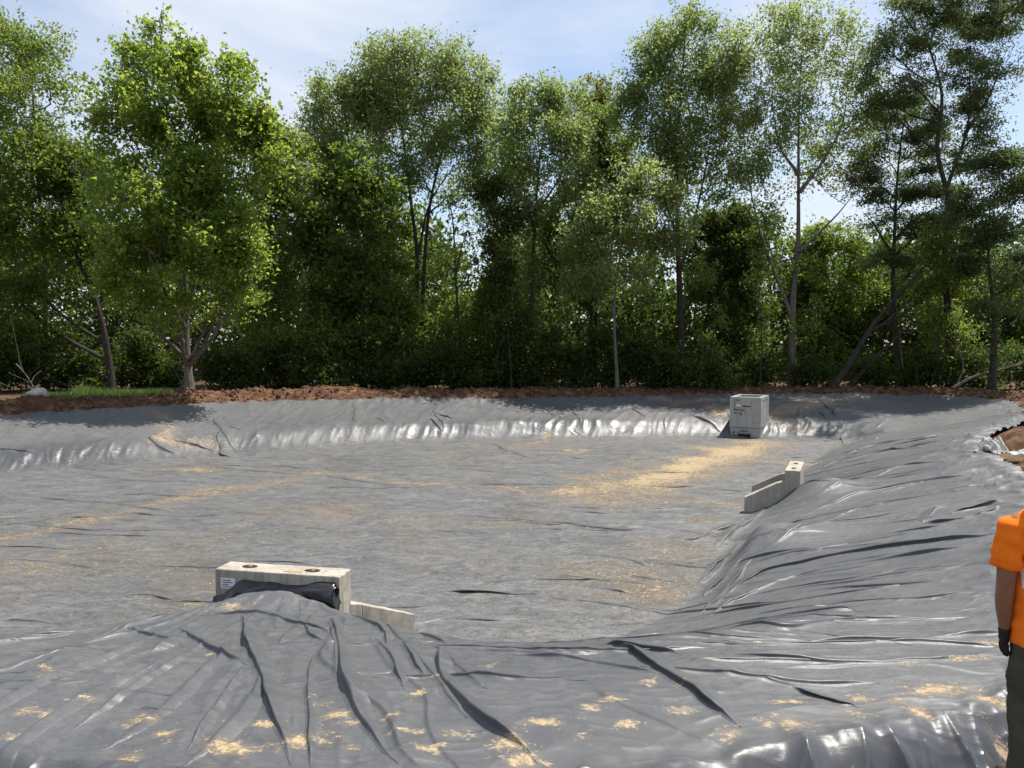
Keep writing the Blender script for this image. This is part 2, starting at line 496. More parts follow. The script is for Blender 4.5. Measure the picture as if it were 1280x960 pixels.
_cr, _cc = np.linspace(0, NR - 1, 248), np.linspace(0, NC - 1, 361)
_cy = np.interp(_cr, np.arange(NR), LY)
_CU, _CY = np.meshgrid(np.interp(_cc, np.arange(NC), LU), _cy)
BASE_C = base(_CU * half_w(_CY), _CY)

def base_z(x, y):
    r = np.clip(np.interp(y, _cy, np.arange(248)), 0, 246.999)
    c = np.clip((x / half_w(y) + 1) / 2 * 360, 0, 359.999)
    r0 = r.astype(int); c0 = c.astype(int); fr = r - r0; fc = c - c0
    Z = BASE_C[0]
    return (Z[r0, c0] * (1 - fc) + Z[r0, c0 + 1] * fc) * (1 - fr) + (Z[r0 + 1, c0] * (1 - fc) + Z[r0 + 1, c0 + 1] * fc) * fr

def hit(px, py):
    """where the ray through a picture point meets the smooth terrain"""
    d = ray(px, py)
    k = np.linspace(3.0, 40, 1500)
    zz = base_z(d[0] * k, d[1] * k)
    below = np.nonzero(CAM_Z + d[2] * k < zz)[0]
    i = below[0] if len(below) else len(k) - 1
    return np.array([d[0] * k[i], d[1] * k[i]])

# ------------------------------------------------------------------ ground sheet
def build_ground():
    u = np.linspace(-1, 1, 181)
    gx = 16 * np.sinh(u * 4.2)
    gx = np.sign(u) * (np.abs(u) * 42 + np.maximum(0, np.abs(u) - 0.55) ** 3 * 9000)
    X, Y = np.meshgrid(gx, gx + 14)
    z, ds, dr, t, arc, a, b_, c = base(X, Y)
    z = z - 0.10 - 0.10 * (dr < 0.3)
    out = sst(0.5, 3.0, dr)
    z = z + out * (0.10 + 0.08 * fbm(X * 0.35, Y * 0.35, 3)) + 0.25 * sst(3, 7, dr) * sst(22, 26, Y)
    n = len(gx)
    V = np.stack([X.ravel(), Y.ravel(), z.ravel()], 1)
    i = np.arange(n - 1)
    I, J = np.meshgrid(i, i)
    q = (J * n + I).ravel()
    F = np.stack([q, q + 1, q + n + 1, q + n], 1)
    link('ground', mesh_np('ground', V, F, M_GROUND, True), kind='structure')
build_ground()

# ------------------------------------------------------------------ pond liner
def polyline_field(P, x, y):
    """signed side distance, abs distance, param 0..1 along an open polyline"""
    best = np.full(x.shape, 1e9); sd = np.zeros(x.shape); tt = np.zeros(x.shape)
    seg = np.linalg.norm(np.diff(P, axis=0), axis=1); tot = seg.sum(); s0 = 0
    for i in range(len(P) - 1):
        a, b = P[i], P[i + 1]; dx, dy = b - a; L = seg[i]
        t = np.clip(((x - a[0]) * dx + (y - a[1]) * dy) / (L * L + 1e-12), 0, 1)
        ex = x - a[0] - t * dx; ey = y - a[1] - t * dy
        d = ex * ex + ey * ey
        m = d < best
        best = np.where(m, d, best)
        sd = np.where(m, np.sign(dx * ey - dy * ex) * np.sqrt(d), sd)
        tt = np.where(m, (s0 + t * L) / tot, tt)
        s0 += L
    return sd, tt

def curve(P, k=7):
    P = np.asarray(P, float)
    if len(P) < 3: return P
    Q = np.vstack([2 * P[0] - P[1], P, 2 * P[-1] - P[-2]])
    out = []
    for i in range(1, len(Q) - 2):
        for t in np.linspace(0, 1, k, endpoint=False):
            p0, p1, p2, p3 = Q[i - 1], Q[i], Q[i + 1], Q[i + 2]
            out.append(0.5 * (2 * p1 + (p2 - p0) * t + (2 * p0 - 5 * p1 + 4 * p2 - p3) * t * t + (3 * p1 - p0 - 3 * p2 + p3) * t ** 3))
    out.append(P[-1])
    return np.array(out)

# folds: picture points, height (m), soft width, steep width, steep side (+1 left of travel), painted shade and dust-free black on the steep side
FOLDS = [
    ([(303, 766), (312, 795), (330, 845), (347, 900), (362, 962)], 0.050, 0.10, 0.014, 1, 0.9),
    ([(410, 770), (428, 800), (436, 850), (452, 905), (500, 962)], 0.045, 0.11, 0.045, 1, 0.25),
    ([(548, 810), (560, 850), (590, 890), (640, 925), (672, 958)], 0.055, 0.12, 0.050, 1, 0.35),
    ([(250, 772), (320, 770), (380, 785), (415, 800)], 0.030, 0.10, 0.03, -1, 0.25),
    ([(222, 790), (270, 815), (310, 838)], 0.040, 0.10, 0.03, 1, 0.35),
    ([(160, 785), (200, 802), (225, 812)], 0.03, 0.08, 0.03, 1, 0.2),
    ([(470, 800), (495, 830), (505, 870)], 0.03, 0.08, 0.03, 1, 0.2),
    ([(500, 805), (520, 830), (530, 850)], 0.03, 0.07, 0.03, 1, 0.2),
    ([(750, 811), (790, 816), (830, 842), (880, 878), (926, 916)], 0.055, 0.12, 0.030, 1, 0.9),
    ([(752, 810), (800, 814), (850, 825)], 0.06, 0.10, 0.02, 1, 0.9),
    ([(640, 822), (700, 826), (760, 834), (830, 850)], 0.04, 0.10, 0.03, 1, 0.5),
    ([(990, 862), (1030, 876), (1075, 889)], 0.022, 0.07, 0.012, 1, 0.8),
    ([(1010, 868), (940, 850), (900, 846)], 0.02, 0.06, 0.02, -1, 0.2),
    ([(1280, 672), (1180, 677), (1080, 690), (1000, 705), (930, 728), (880, 768)], 0.06, 0.16, 0.030, 1, 0.75),
    ([(1240, 682), (1100, 702), (1000, 722), (920, 752), (885, 775)], 0.05, 0.16, 0.035, 1, 0.5),
    ([(1250, 637), (1200, 650), (1152, 656)], 0.07, 0.14, 0.02, 1, 0.95),
    ([(1152, 655), (1163, 640), (1184, 635)], 0.05, 0.10, 0.02, -1, 0.8),
    ([(1260, 630), (1225, 634), (1190, 643)], 0.05, 0.10, 0.02, 1, 0.7),
    ([(1140, 770), (1050, 777), (960, 786), (880, 792)], 0.035, 0.12, 0.05, 1, 0.3),
    ([(1270, 792), (1190, 797), (1120, 803), (1060, 802), (990, 808)], 0.045, 0.12, 0.045, 1, 0.4),
    ([(1250, 812), (1180, 805), (1100, 806)], 0.03, 0.10, 0.04, 1, 0.25),
    ([(1180, 828), (1090, 832), (1000, 829), (900, 822)], 0.03, 0.12, 0.05, 1, 0.25),
    ([(1100, 858), (1000, 856), (900, 848), (800, 840)], 0.025, 0.10, 0.05, 1, 0.15),
    ([(1230, 745), (1120, 752), (1020, 760), (930, 775)], 0.03, 0.12, 0.05, 1, 0.2),
    ([(1230, 725), (1120, 735), (1020, 742), (940, 760)], 0.025, 0.12, 0.05, 1, 0.15),
    ([(1200, 708), (1100, 722), (1010, 738)], 0.025, 0.12, 0.05, 1, 0.15),
    ([(1230, 612), (1150, 622), (1060, 642), (980, 672), (930, 700)], 0.035, 0.14, 0.05, 1, 0.3),
    ([(1230, 598), (1140, 604), (1060, 622), (1000, 648)], 0.04, 0.14, 0.05, 1, 0.35),
    ([(1190, 578), (1120, 586), (1040, 608), (1000, 628)], 0.035, 0.14, 0.06, 1, 0.25),
    ([(1180, 560), (1100, 566), (1030, 590), (1010, 605)], 0.04, 0.16, 0.06, 1, 0.25),
    ([(1150, 548), (1080, 560), (1020, 590)], 0.05, 0.18, 0.08, 1, 0.2),
    ([(1210, 655), (1120, 668), (1040, 684), (980, 700)], 0.03, 0.14, 0.05, 1, 0.3),
    ([(550, 742), (600, 741), (650, 744), (690, 747)], 0.035, 0.08, 0.012, 1, 0.95),
    ([(730, 735), (770, 740), (790, 745)], 0.02, 0.06, 0.012, 1, 0.6),
    ([(690, 720), (760, 728), (830, 735)], 0.02, 0.10, 0.02, 1, 0.4),
    ([(560, 645), (640, 650), (720, 658), (830, 668)], 0.03, 0.16, 0.03, 1, 0.6),
    ([(690, 655), (760, 662), (835, 668)], 0.03, 0.14, 0.03, 1, 0.6),
    ([(640, 632), (720, 640), (790, 645)], 0.02, 0.14, 0.03, 1, 0.4),
    ([(740, 695), (790, 702), (815, 712)], 0.025, 0.12, 0.02, 1, 0.6),
    ([(770, 718), (810, 725), (850, 730)], 0.022, 0.10, 0.02, 1, 0.5),
    ([(240, 583), (330, 590), (430, 600), (520, 612)], 0.03, 0.2, 0.05, 1, 0.2),
    ([(0, 618), (80, 625), (150, 632), (240, 645)], 0.03, 0.2, 0.04, 1, 0.4),
    ([(90, 592), (160, 600), (260, 605)], 0.02, 0.2, 0.05, 1, 0.25),
    ([(560, 585), (640, 592), (720, 600)], 0.02, 0.2, 0.05, 1, 0.35),
    ([(615, 555), (640, 565), (670, 575)], 0.03, 0.2, 0.05, 1, 0.5),
    ([(148, 748), (180, 745), (220, 753)], 0.025, 0.07, 0.015, 1, 0.7),
    ([(0, 779), (40, 778), (90, 784)], 0.03, 0.08, 0.015, 1, 0.6),
    ([(176, 891), (200, 892), (216, 894)], 0.014, 0.05, 0.01, 1, 0.8),
    ([(0, 700), (80, 706), (150, 716)], 0.02, 0.12, 0.02, 1, 0.4),
    ([(510, 785), (560, 776), (640, 780)], 0.025, 0.10, 0.02, 1, 0.5),
    ([(520, 795), (545, 800), (560, 806)], 0.03, 0.08, 0.02, 1, 0.5),
    ([(268, 522), (283, 545), (296, 568)], 0.05, 0.22, 0.05, 1, 0.5),
    ([(272, 540), (280, 556), (290, 574)], 0.05, 0.16, 0.04, 1, 0.8),
    ([(185, 545), (205, 562), (225, 570)], 0.05, 0.2, 0.05, 1, 0.4),
    ([(443, 502), (448, 518), (445, 532)], 0.04, 0.2, 0.05, 1, 0.5),
    ([(1020, 497), (1045, 515), (1050, 525)], 0.06, 0.25, 0.06, 1, 0.7),
    ([(1075, 503), (1040, 505), (1000, 500)], 0.05, 0.25, 0.06, 1, 0.5),
    ([(1100, 508), (1060, 512), (1030, 508)], 0.04, 0.25, 0.06, 1, 0.4),
    ([(700, 502), (740, 508), (800, 512)], 0.04, 0.25, 0.06, 1, 0.4),
    ([(860, 520), (890, 530), (905, 545)], 0.06, 0.3, 0.08, 1, 0.3),
    # gathered cloth in the near right corner
    ([(925, 680), (905, 700), (890, 720), (872, 735)], 0.10, 0.16, 0.05, -1, 0.6),
    ([(935, 690), (918, 708), (900, 728), (880, 748)], 0.08, 0.10, 0.04, -1, 0.7),
    ([(940, 700), (925, 720), (905, 742), (875, 770)], 0.07, 0.10, 0.04, -1, 0.6),
    ([(915, 690), (895, 708), (880, 722)], 0.07, 0.09, 0.04, -1, 0.7),
    ([(990, 612), (955, 638), (920, 662), (890, 690)], 0.09, 0.22, 0.08, 1, 0.55),
    ([(940, 645), (905, 662), (885, 668)], 0.06, 0.16, 0.05, 1, 0.6),
    ([(890, 668), (870, 676), (850, 678)], 0.05, 0.12, 0.04, 1, 0.6),
]
# sand: picture centre, half sizes in metres along x and y, rotation, strength
SAND = [
    (60, 843, .12, .05, 0, .42), (55, 855, .1, .05, 20, .40), (105, 883, .13, .06, 0, .42), (35, 897, .12, .06, 10, .38), (65, 900, .08, .05, 0, .4),
    (180, 907, .14, .07, 0, .42), (205, 922, .11, .05, 0, .38), (20, 928, .1, .04, 0, .36), (165, 955, .08, .06, 0, .45), (285, 940, .2, .08, -10, .46),
    (265, 822, .07, .05, 0, .34), (245, 757, .35, .10, 0, .40), (290, 762, .25, .10, 0, .36), (330, 911, .14, .04, -15, .42), (390, 877, .06, .05, 0, .38), (400, 888, .09, .04, 0, .34),
    (425, 900, .12, .07, 0, .42), (440, 908, .1, .05, 0, .4), (385, 930, .16, .09, 20, .40), (440, 938, .1, .05, 0, .34), (525, 874, .06, .05, 0, .40), (548, 852, .04, .03, 0, .38),
    (510, 922, .14, .04, 0, .38), (535, 945, .12, .06, 0, .36), (490, 905, .08, .04, 0, .36), (640, 935, .12, .12, 30, .44), (655, 955, .12, .08, 0, .44), (568, 925, .12, .04, 0, .36),
    (610, 838, .08, .05, 0, .34), (680, 908, .16, .035, 0, .44), (740, 890, .09, .06, 0, .40), (765, 880, .1, .05, 0, .38), (725, 925, .07, .06, 0, .32), (780, 910, .08, .06, 0, .38), (850, 895, .14, .05, 0, .36),
    (855, 865, .1, .04, 0, .32), (815, 860, .14, .08, 0, .30), (985, 882, .14, .035, 5, .46), (1005, 876, .06, .03, 0, .42), (960, 912, .07, .05, 0, .40), (985, 908, .11, .08, 20, .44), (915, 925, .1, .06, 0, .42),
    (1065, 895, .12, .03, -20, .42), (1075, 876, .07, .05, 0, .40), (1135, 834, .10, .06, 0, .40), (1170, 868, .22, .08, 8, .50), (1210, 864, .10, .04, 0, .42), (1240, 880, .16, .04, -15, .44), (1120, 881, .08, .05, 0, .42), (1148, 894, .09, .07, 0, .44),
    (1205, 828, .16, .06, 10, .44), (1235, 805, .14, .06, 0, .42), (1250, 950, .05, .1, 30, .42), (1090, 878, .08, .04, 0, .36),
    (1050, 745, .25, .06, 15, .30), (1040, 770, .2, .05, 15, .28), (1130, 610, .6, .12, 10, .28), (1080, 600, .7, .14, 15, .24),
]
TRACKS = [  # picture polyline on the floor, half width (m), strength
    ([(-60, 690), (80, 660), (200, 632), (300, 612), (400, 594)], 0.75, 0.24),
    ([(-40, 720), (60, 690), (180, 668), (260, 648)], 0.5, 0.16),
    ([(180, 586), (320, 590), (420, 596), (520, 606), (620, 613), (760, 620), (930, 632)], 0.55, 0.25),
    ([(740, 618), (800, 602), (860, 586), (905, 570), (940, 556)], 1.45, 0.40),
    ([(890, 572), (950, 576), (1000, 580)], 0.8, 0.26),
    ([(930, 560), (985, 560), (1040, 560)], 0.9, 0.20),
    ([(190, 512), (205, 530), (225, 552), (250, 562)], 0.55, 0.28),
    ([(880, 508), (905, 518)], 0.8, 0.30), ([(830, 500), (900, 502)], 0.6, 0.28),
    ([(965, 520), (1000, 512), (1060, 500)], 1.0, 0.26), ([(960, 530), (1000, 532)], 0.5, 0.22),
    ([(650, 556), (690, 548)], 0.15, 0.34), ([(700, 568), (735, 562)], 0.25, 0.30),
    ([(880, 640), (900, 665), (870, 690)], 0.5, 0.20),
    ([(300, 690), (420, 700), (560, 705), (700, 720)], 1.2, 0.10), ([(220, 665), (330, 680), (400, 690)], 0.5, 0.15),
    ([(500, 740), (640, 770), (760, 780)], 1.0, 0.07), ([(900, 650), (780, 700), (730, 740)], 0.8, 0.07),
]

def crease(u, v, fv, Y):
    """sharp one-sided folds: steep side towards smaller v, long fall behind; fv = scale of v per metre"""
    n0 = pn(u, v); n1 = pn(u, v + 0.02)
    g = np.clip((n1 - n0) / 0.02, 0, 3)
    k = sst(0.25, 0.7, g) * sst(0.02, 0.3, pn(u * 1.7 + 50, v * 0.4) + 0.25)
    e = n0 / (g * fv + 0.05)                       # about metres from the crease line
    w = 0.0036 * Y + 0.004
    return np.where(e > 0, np.exp(-n0 / 0.11), np.exp(e / (0.7 * w))) * k, np.exp(-((e + 0.5 * w) / (0.8 * w)) ** 2) * k

def build_liner():
    yy, uu = LY, LU
    U, Y = np.meshgrid(uu, yy)
    X = U * half_w(Y)
    ri = np.arange(NR) / (NR - 1) * 247; ci = np.arange(NC) / (NC - 1) * 360
    z, ds, dr, t, arc, wN, wF, wR = [upsample(A, ri, ci) for A in BASE_C]
    CX = _CU * half_w(_CY)
    def low(f, sx=1.0, ox=0.0, oy=0.0, o=2): return upsample(f(CX * sx + ox, _CY * sx + oy, o), ri, ci)
    inslope = sst(-0.3, 0.5, ds)
    floor = 1 - inslope
    wx = X + 0.25 * low(fbm, 0.8); wy = Y + 0.25 * low(fbm, 0.8, 40)
    dz = np.zeros_like(z)
    # slow sag
    dz += 0.035 * low(fbm, 0.45, 0, 0, 3) * sst(0.0, 1.0, np.abs(ds))
    # floor: long low wrinkles lying mostly across the view
    rot = math.radians(-9); xr = wx * math.cos(rot) + wy * math.sin(rot); yr = -wx * math.sin(rot) + wy * math.cos(rot)
    fl = ridge(xr * 0.35, yr * 1.6) ** 3 * 0.020 + ridge(xr * 0.8 + 9, yr * 4.0) ** 3 * 0.011 + 0.008 * fbm(xr * 2.2, yr * 7.0, 3)
    (c1, c1e), (c2, c2e) = crease(xr * 0.32 + 5, yr * 0.9, 0.9, Y), crease(xr * 0.6 + 21, yr * 2.1 + 3, 2.1, Y)
    k1 = sst(-0.1, 0.25, pn(X * 0.35 + 30, Y * 0.5)); k2 = sst(-0.2, 0.25, pn(X * 0.5, Y * 0.6 + 12))
    c1, c1e, c2, c2e = c1 * k1, c1e * k1, c2 * k2, c2e * k2
    fl = fl * 0.8 + c1 * 0.026 + c2 * 0.016
    dz += fl * floor
    # right bank: wrinkles running down the slope
    dirx, diry = -0.87, 0.49
    al = wx * dirx + wy * diry; ac = -wx * diry + wy * dirx
    ac = ac + 0.10 * al
    rg = ridge(ac * 1.25, al * 0.22) ** 4 * 0.016 + ridge(ac * 3.1 + 5, al * 0.45) ** 3 * 0.009 + 0.006 * fbm(ac * 6.5, al * 0.9, 3)
    (cr1, cr1e), (cr2, cr2e) = crease(al * 0.20 + 3, -ac * 1.3, 1.3, Y), crease(al * 0.33 + 8, -ac * 3.0 + 6, 3.0, Y)
    rg = rg + cr1 * 0.020 + cr2 * 0.012
    amp = 0.55 + 0.8 * sst(-0.3, 0.4, low(fbm, 0.5, 7))
    dz += rg * wR * inslope * amp
    # near bank: fan of wrinkles radiating from the headwall
    hx, hy = -2.2, 9.2
    th = np.arctan2(wx - hx, hy - wy); rr = np.hypot(X - hx, Y - hy)
    (pc1, pc1e), (pc2, pc2e) = crease(rr * 0.22 + 2, th * 3.6 + 5, 3.6 / (rr + 0.3), Y), crease(rr * 0.35 + 7, th * 8.5, 8.5 / (rr + 0.3), Y)
    nf = ridge(th * 5.2 + 1.7, rr * 0.28) ** 4 * 0.014 + ridge(th * 11 + 3, rr * 0.5) ** 3 * 0.006 + 0.016 * fbm(xr * 1.3, yr * 2.6, 4) + 0.007 * ridge(xr * 2.2 + 3, yr * 6.0) ** 2 + 0.006 * ridge(th * 17, rr * 0.9 + xr) ** 2 + pc1 * 0.022 + pc2 * 0.014
    left = sst(2.2, 0.6, X)
    xr2 = wx * math.cos(0.12) + wy * math.sin(0.12); yr2 = -wx * math.sin(0.12) + wy * math.cos(0.12)
    nc, nce = crease(xr2 * 0.3, yr2 * 1.6 + 4, 1.6, Y)
    nf2 = ridge(xr2 * 0.45, yr2 * 2.3) ** 3 * 0.014 + ridge(xr2 * 0.9, yr2 * 5.0) ** 3 * 0.006 + 0.010 * fbm(xr2 * 1.1, yr2 * 4, 4) + nc * 0.016
    dz += (nf * left + nf2 * (1 - left)) * wN * inslope
    # far and left banks: slanting wrinkles, tight pleats over the toe
    ap = arc + 0.35 * low(fbm, 0.5)
    sl = ds * 0.45
    ff = ridge((ap + sl) * 0.9, ds * 0.25) ** 4 * 0.055 + ridge((ap + sl * 1.4) * 2.4, ds * 0.4) ** 3 * 0.022 + 0.012 * fbm((ap + sl) * 3.2, ds * 1.4, 3)
    (fc1, fc1e), (fc2, fc2e) = crease(ds * 0.30 + 3, (ap + sl * 1.5) * 0.9, 0.9, Y), crease(ds * 0.5 + 9, (ap + sl * 1.2) * 2.2 + 5, 2.2, Y)
    ff = ff * 0.7 + fc1 * 0.05 + fc2 * 0.028
    ff *= 0.7 + 0.9 * sst(7.5, 11, X)
    dz += ff * wF * inslope
    band = np.exp(-((ds - 0.55) / 0.55) ** 2)
    aq = ap + sl * 0.9 + 0.25 * fbm(ap * 0.9, ds * 0.8, 2)
    pl = ridge(aq * 1.9 + 1.5 * low(fbm, 0.35), ds * 0.30) ** 3 * 0.020 + ridge(aq * 4.9 + 4, ds * 0.4) ** 2 * 0.010 + ridge(aq * 0.55 + 8, ds * 0.2) ** 3 * 0.02
    dz += pl * band * wF * (0.45 + 0.75 * sst(-0.3, 0.4, fbm(ap * 0.35, ap * 0 + 2, 2)))
    # crumpled edges along the rim; draped folds over the anchor trench
    e = np.exp(-(np.minimum(dr + 0.1, 0) / 0.55) ** 2)
    dz += e * (ridge(X * 1.9 + Y * 0.7, Y * 1.9) ** 2 * 0.06 + 0.022 * fbm(X * 3.5, Y * 3.5, 3)) * (1 - wN) * sst(6, 8, Y)
    hang = sst(-0.12, 0.28, dr) * (1 - sst(6.0, 8.0, Y))
    ra = X + 0.5 * np.maximum(0, X - 1.5) - 0.35 * (Y - 4.2) + 0.16 * fbm(X * 1.3, Y * 1.3, 2)
    dz += hang * (ridge(ra * 1.15, Y * 0.5) ** 2 * 0.17 + ridge(ra * 2.6 + 3, Y * 0.8) ** 2 * 0.05 + 0.05 * fbm(ra * 1.6, Y * 1.1, 2))
    dz += 0.05 * np.exp(-(dr / 0.14) ** 2) * fbm(ra * 3.2, Y, 2) * (1 - sst(6.0, 8.0, Y))
    bare_shade = np.clip(0.30 * (c1e + 0.6 * c2e) * floor + 0.30 * (cr1e + 0.6 * cr2e) * wR * inslope + 0.25 * nce * wN * inslope * (1 - left) + (0.2 * pc1e + 0.2 * pc2e) * wN * inslope * left + 0.3 * (fc1e + 0.5 * fc2e) * wF * inslope, 0, 0.8)  # darkens crease faces: their shade painted in with the clean plastic
    # settle under the walls and keep small drape everywhere
    z2 = z + dz + 0.015
    # sand mask and dust film
    sand = np.full_like(z, 0.0)
    sand += 0.03 * low(fbm, 0.5, 3, 0, 3) * 1.2 - 0.02
    sand += (0.12 + 0.18 * low(fbm, 0.28, 60, 0, 3) + 0.05 * np.exp(-((Y - 12) / 4) ** 2)) * floor - 0.06 * wN * (1 - floor) - 0.05 * wF * inslope - 0.03 * wR * inslope
    for px, py, a, b_, r, s in SAND:
        c = hit(px, py); r = math.radians(r)
        m = (np.abs(X - c[0]) < 1.8) & (np.abs(Y - c[1]) < 1.8)
        x, y = X[m] - c[0], Y[m] - c[1]
        xx = x * math.cos(r) + y * math.sin(r); y2 = -x * math.sin(r) + y * math.cos(r)
        k = 1.05
        sand[m] = np.maximum(sand[m], s * 0.95 * np.exp(-((xx / (a * k)) ** 4 + (y2 / (b_ * k * 1.25)) ** 4) ** 0.35) - 0.02)
    wob1 = X + 0.8 * low(fbm, 0.6, 0, 0, 3); wob2 = Y + 0.9 * low(fbm, 0.6, 9, 0, 3); wob3 = 0.75 + 0.5 * low(fbm, 0.6)
    for pts, w, s in TRACKS:
        P = curve([hit(*p) for p in pts], 4)
        lo, hi = P.min(0) - 3 * w - 0.5, P.max(0) + 3 * w + 0.5
        m = (X > lo[0]) & (X < hi[0]) & (Y > lo[1]) & (Y < hi[1])
        sd, tt = polyline_field(P, wob1[m], wob2[m])
        sand[m] = np.maximum(sand[m], 1.35 * s * np.exp(-np.abs(sd / (1.25 * w)) ** 1.5) * wob3[m])
    dust = 0.78 + 0.22 * floor + 0.25 * low(fbm, 0.3, 0, 0, 3)
    dust += 0.10 * wR * inslope + 0.15 * wF * inslope - 0.50 * band * wF * sst(-0.45, 0.35, fbm(arc * 0.22, ds * 0.3, 3))
    dust *= 1 - 0.9 * hang * (1 - sst(6, 8, Y))
    dust = np.clip(dust, 0, 1)
    fine = np.clip(0.34 + 0.66 * floor + 0.5 * low(fbm, 0.6, 11, 0, 3) * inslope, 0, 1) * (1 - 0.95 * hang)
    V = np.stack([X.ravel(), Y.ravel(), z2.ravel()], 1)
    i = np.arange(NC - 1); j = np.arange(NR - 1)
    I, J = np.meshgrid(i, j)
    q = (J * NC + I).ravel()
    F = np.stack([q, q + 1, q + NC + 1, q + NC], 1)
    lim = np.where(Y < 8, 0.46, 0.12 + 0.22 * (X > 7) * (Y < 25) + 0.10 * fbm(X * 1.4, Y * 1.4, 3))
    keep = (dr < lim).ravel()
    F = F[keep[F].all(1)]
    used = np.zeros(len(V), bool); used[F.ravel()] = True
    idx = np.cumsum(used) - 1
    me = mesh_np('pond_liner', V[used], idx[F], M_LINER, True)
    vattr(me, 'sand', sand.ravel()[used]); vattr(me, 'dust', dust.ravel()[used]); vattr(me, 'fine', fine.ravel()[used]); vattr(me, 'bare_shade', np.clip(bare_shade.ravel()[used], 0, 1))
    global LINER
    LINER = link('pond_liner', me, None, 'huge wrinkled grey plastic liner covering the whole empty basin', 'pond liner')
    return (yy, uu, z2, sand, dust, fine)

GRID = build_liner()

def liner_h(x, y, ch=2):
    yy, uu = GRID[:2]; z2 = GRID[ch]
    r = np.clip(np.interp(y, yy, np.arange(len(yy))), 0, len(yy) - 1.001)
    c = np.clip((x / half_w(y) + 1) / 2 * (len(uu) - 1), 0, len(uu) - 1.001)
    r0 = r.astype(int); c0 = c.astype(int); fr = r - r0; fc = c - c0
    return (z2[r0, c0] * (1 - fc) + z2[r0, c0 + 1] * fc) * (1 - fr) + (z2[r0 + 1, c0] * (1 - fc) + z2[r0 + 1, c0 + 1] * fc) * fr

# ------------------------------------------------------------------ raised folds of the liner, each a pleat leaning over
_fr = np.random.default_rng(21)
ACR = np.concatenate([np.linspace(-1, -0.35, 4), np.linspace(-0.22, 0.42, 8), np.linspace(0.55, 1, 3)])

def fold_strip(P, h, wf=1.0, bare_shade=0.0, lean=0.9):
    P = np.asarray(P, float)
    ym = P[:, 1].mean()
    seg = np.linalg.norm(np.diff(P, axis=0), axis=1); cs = np.concatenate([[0], np.cumsum(seg)]); L = cs[-1]
    n = int(np.clip(L / max(0.024, 0.0042 * ym), 10, 120))
    sp = np.linspace(0, L, n)
    x = np.interp(sp, cs, P[:, 0]); y = np.interp(sp, cs, P[:, 1])
    ph = _fr.uniform(0, 90)
    T = np.gradient(np.stack([x, y], 1), axis=0); T /= np.linalg.norm(T, axis=1)[:, None] + 1e-9
    N = np.stack([-T[:, 1], T[:, 0]], 1)
    want = np.array([-0.45 * SUN.x, -0.45 * SUN.y - 0.35])            # lean away from the sun and towards the viewer's side
    if (N @ want).mean() < 0: N = -N
    wob = (0.05 * pn(sp * 0.9 + ph, sp * 0 + 1.3) + 0.022 * pn(sp * 3.1 + ph, sp * 0 + 7.7)) * (0.6 + 0.06 * ym)
    x = x + N[:, 0] * wob; y = y + N[:, 1] * wob
    t = sp / L
    e = sst(0, 0.22, t) * sst(0, 0.22, 1 - t) * np.clip(0.85 + 0.9 * pn(sp * 1.1 + ph, sp * 0 + 3.1), 0.25, 1.5)
    w = (0.020 + 0.0026 * ym) * wf * (0.75 + 0.35 * e)
    pinch = 0.06 + 0.94 * np.sqrt(np.clip(sst(0, 0.30, t) * sst(0, 0.30, 1 - t), 0, 1))
    w = w * pinch
    A = ACR[None, :] * (2.7 * w)[:, None]
    bx = x[:, None] + N[:, 0][:, None] * A; by = y[:, None] + N[:, 1][:, None] * A
    g = np.where(A < 0, np.exp(-(A / (1.35 * w[:, None])) ** 2), np.exp(-(A / (0.9 * w[:, None])) ** 2))
    sh = lean * w[:, None] * g * e[:, None]
    z = liner_h(bx, by) + (h * e)[:, None] * g + 0.004 - 0.010 * np.abs(ACR[None, :]) ** 6
    X = bx + N[:, 0][:, None] * sh; Y = by + N[:, 1][:, None] * sh
    k = len(ACR)
    V = np.stack([X.ravel(), Y.ravel(), z.ravel()], 1)
    I, J = np.meshgrid(np.arange(k - 1), np.arange(n - 1)); q = (J * k + I).ravel()
    F = np.stack([q, q + k, q + k + 1, q + 1], 1)
    if N[0] @ np.array([-T[0, 1], T[0, 0]]) < 0: F = F[:, ::-1]
    me = mesh_np('fold', V, F[:, ::-1], M_LINER, True)
    top = g.ravel() * np.repeat(e, k)
    vattr(me, 'sand', liner_h(bx, by, 3).ravel() - 0.10 * top); vattr(me, 'dust', np.clip(liner_h(bx, by, 4).ravel() - 0.12 * top, 0, 1)); vattr(me, 'fine', liner_h(bx, by, 5).ravel() * (1 - 0.5 * top))
    br = bare_shade * e[:, None] * sst(0.02, 0.10, ACR)[None, :] * sst(0.62, 0.40, ACR)[None, :]  # steep face darkened: painted shade over clean black plastic
    vattr(me, 'bare_shade', br.ravel())
    link('fold', me, LINER)

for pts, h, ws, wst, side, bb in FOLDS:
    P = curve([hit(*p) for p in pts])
    fold_strip(P, min(h, 0.06) * 1.05, np.clip(ws / 0.12, 0.75, 1.25) * (1.25 if bb >= 0.9 else 1.0), 0.9 * bb if bb >= 0.7 else 0.4 * bb, 1.25 if bb >= 0.7 else 0.8)

